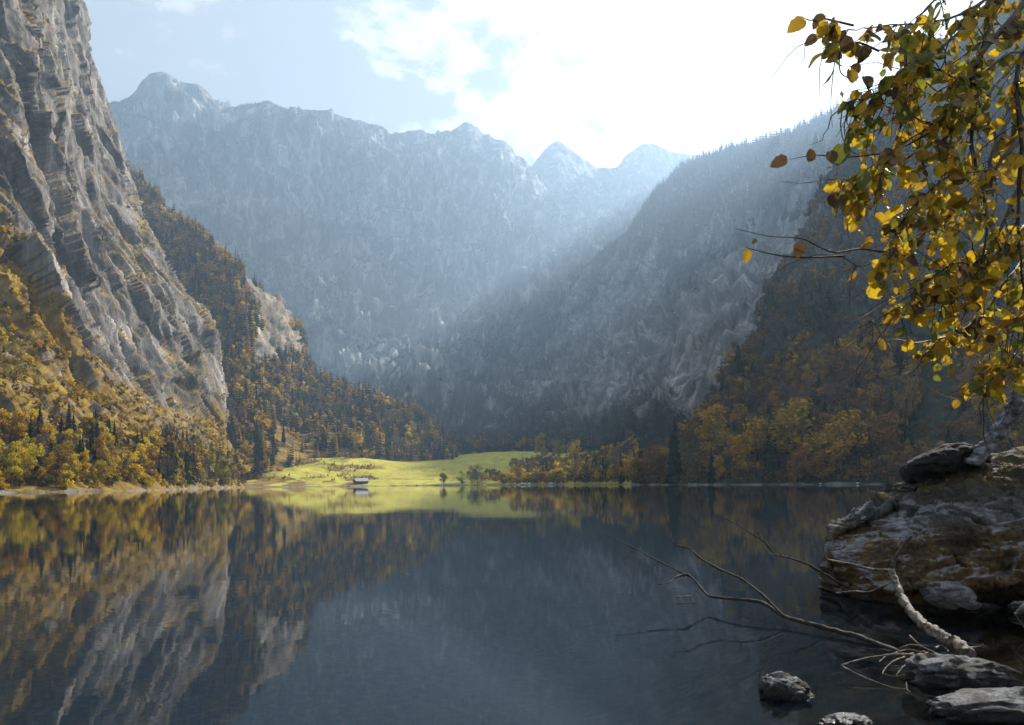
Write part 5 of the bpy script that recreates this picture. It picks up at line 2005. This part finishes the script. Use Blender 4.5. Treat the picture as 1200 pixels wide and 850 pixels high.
# ---------------------------------------------------------------- hut, fence, stones of the far shore
def box(V, F, c, s, rot=0.0):
    o = len(V)
    for dx, dy, dz in ((-1, -1, -1), (1, -1, -1), (1, 1, -1), (-1, 1, -1), (-1, -1, 1), (1, -1, 1), (1, 1, 1), (-1, 1, 1)):
        x, y = dx * s[0] / 2, dy * s[1] / 2
        V.append((c[0] + x * math.cos(rot) - y * math.sin(rot), c[1] + x * math.sin(rot) + y * math.cos(rot), c[2] + dz * s[2] / 2))
    F += [tuple(o + i for i in f) for f in ((0, 3, 2, 1), (4, 5, 6, 7), (0, 1, 5, 4), (1, 2, 6, 5), (2, 3, 7, 6), (3, 0, 4, 7))]


def boxes(name, lst, mat, parent=None):
    V, F = [], []
    for b_ in lst:
        box(V, F, *b_)
    me = mesh_np(name, np.array(V), np.array(F), False)
    me.materials.append(mat)
    return link(name, me, None, parent)


m_hutwall = noise_mat('weathered_boards', [(0.3, (0.05, 0.04, 0.032)), (0.7, (0.13, 0.105, 0.085))], 4, 0.9, 0.5, 12, 0.05, (3, 3, 0.3))
m_hutroof = noise_mat('grey_shingles', [(0.3, (0.26, 0.25, 0.24)), (0.7, (0.44, 0.43, 0.42))], 2, 0.8, 0.5, 9, 0.05)
m_dark = simple_mat('dark_opening', (0.015, 0.013, 0.012))
hp = W(421, 566.2, 566)
gz = 1.4
hut = thing('boathouse', 'low wooden hut with a pale shingle roof on the lit meadow shore', 'hut')
hut.location = (hp[0], 572, gz)
hut.rotation_euler = (0, 0, math.radians(38))
hut.scale = (0.85, 0.85, 0.85)
boxes('wall', [((0, 0, 1.6), (12.5, 7, 4.0))], m_hutwall, hut)
V = [(-6.25, -3.5, 3.58), (-6.25, 3.5, 3.58), (-6.25, 0, 6.0), (-5.85, -3.5, 3.58), (-5.85, 3.5, 3.58), (-5.85, 0, 6.0)]
F = [(0, 1, 2), (3, 5, 4), (0, 2, 5, 3), (1, 4, 5, 2), (0, 3, 4, 1)]
for sx_ in (0, 12.1):
    me = bpy.data.meshes.new('gable')
    me.from_pydata([(a + sx_, b_, c_) for a, b_, c_ in V], [], F)
    me.materials.append(m_hutwall)
    link('gable', me, None, hut)
for s in (-1, 1):
    me = bpy.data.meshes.new('roof_slope')
    v = [(-7.2, s * 4.3, 3.1), (7.2, s * 4.3, 3.1), (7.2, 0, 6.05), (-7.2, 0, 6.05), (-7.2, s * 4.3, 3.35), (7.2, s * 4.3, 3.35), (7.2, 0, 6.3), (-7.2, 0, 6.3)]
    me.from_pydata(v, [], [(0, 1, 2, 3), (7, 6, 5, 4), (0, 4, 5, 1), (1, 5, 6, 2), (2, 6, 7, 3), (3, 7, 4, 0)])
    me.materials.append(m_hutroof)
    link('roof_slope', me, None, hut)
boxes('door', [((-1.5, -3.56, 0.8), (2.6, 0.1, 2.1))], m_dark, hut)
boxes('window', [((3.2, -3.56, 1.5), (1.1, 0.1, 0.9))], m_dark, hut)

m_fence = simple_mat('fence_wood', (0.16, 0.13, 0.10))
fence = thing('wooden_fence', 'long low rail fence crossing the meadow beside the hut', 'fence')
fp = [ground_at(ME, px, 562.6 + (px - 440) * 0.004) for px in np.linspace(440, 508, 18)]
for i, p in enumerate(fp):
    boxes('post', [((p[0], p[1], p[2] + .6), (0.22, 0.22, 1.6))], m_fence, fence)
for i in range(len(fp) - 1):
    a_, b_ = fp[i], fp[i + 1]
    c_ = (a_ + b_) / 2
    d_ = b_ - a_
    boxes('rail', [((c_[0], c_[1] - .15, c_[2] + .95), (math.hypot(d_[0], d_[1]), 0.1, 0.28), math.atan2(d_[1], d_[0]))], m_fence, fence)

m_white = simple_mat('white_paint', (0.85, 0.85, 0.85), 0.6)
mk = thing('white_marker', 'small white upright marker at the water in front of the little orange tree', 'marker')
p = W(517, 568, 560)
mk.location = (p[0], 561, -0.4)
boxes('post', [((0.6, 0, 2.0), (0.9, 0.5, 4.2))], m_white, mk)
boxes('panel', [((0.1, 0, 4.4), (1.4, 0.4, 1.0), 0.1)], m_white, mk)

m_fs = noise_mat('pale_field_stone', [(0.3, (0.45, 0.44, 0.42)), (0.7, (0.75, 0.74, 0.72))], 1.5)
k = 0
for px, py, s, lab in [(527, 541.5, 1.3, 'pale rock at the top of the lit meadow, first of the scattered row'), (531, 540.5, 1.6, 'larger pale rock at the top of the lit meadow'), (536, 541, 1.2, 'pale rock beside the largest one high on the meadow'),
                       (539, 540, 1.1, 'small pale rock high on the meadow near its shaded edge'), (410, 571, 1.3, 'pale stone on the gravel edge in front of the hut'), (488, 569.5, 1.3, 'pale stone at the water midway along the meadow shore'),
                       (613, 569, 2.6, 'long pale rock at the water under the lit grove'), (621, 569, 1.8, 'pale rock beside the long one under the lit grove'), (646, 568.5, 2.8, 'pale rock at the water next to the shadow line'),
                       (1004, 568, 0.8, 'bright pale stone on the gravel of the shaded shore near the boulder'), (962, 568, 0.6, 'pale stone on the far gravel of the shaded shore')]:
    surf = RB if px > 900 else ME
    p = ground_at(surf, px, py)
    bm = bmesh.new()
    bmesh.ops.create_icosphere(bm, subdivisions=2, radius=s * .6)
    for v in bm.verts:
        v.co = Vector((v.co.x * 1.4, v.co.y, v.co.z * .8)) * (1 + random.uniform(-.15, .15))
    me = bpy.data.meshes.new('shore_rock')
    bm.to_mesh(me)
    bm.free()
    me.materials.append(m_fs)
    o = link('shore_rock', me)
    o.location = (p[0], p[1], p[2] + s * .2)
    tag(o, lab, 'rock')


# ---------------------------------------------------------------- haze
def build_haze():
    x0, x1, y0, y1, z0, z1 = XMIN - 5, XMAX + 5, YMIN - 5, YMAX + 5, -15, 2150
    V = [(x0, y0, z0), (x1, y0, z0), (x1, y1, z0), (x0, y1, z0), (x0, y0, z1), (x1, y0, z1), (x1, y1, z1), (x0, y1, z1)]
    F = [(0, 3, 2, 1), (4, 5, 6, 7), (0, 1, 5, 4), (1, 2, 6, 5), (2, 3, 7, 6), (3, 0, 4, 7)]
    m = bpy.data.materials.new('valley_haze')
    m.use_nodes = True
    nt = m.node_tree
    nt.nodes.remove(nt.nodes['Principled BSDF'])
    pv = N(nt, 'ShaderNodeVolumePrincipled')
    pv.inputs['Color'].default_value = (0.44, 0.64, 0.90, 1)
    pv.inputs['Density'].default_value = HAZE_DENSITY
    pv.inputs['Anisotropy'].default_value = 0.36
    nt.links.new(pv.outputs[0], nt.nodes['Material Output'].inputs['Volume'])
    tag(link('haze', mesh_np('haze', V, F, False), m), kind='stuff')


build_haze()
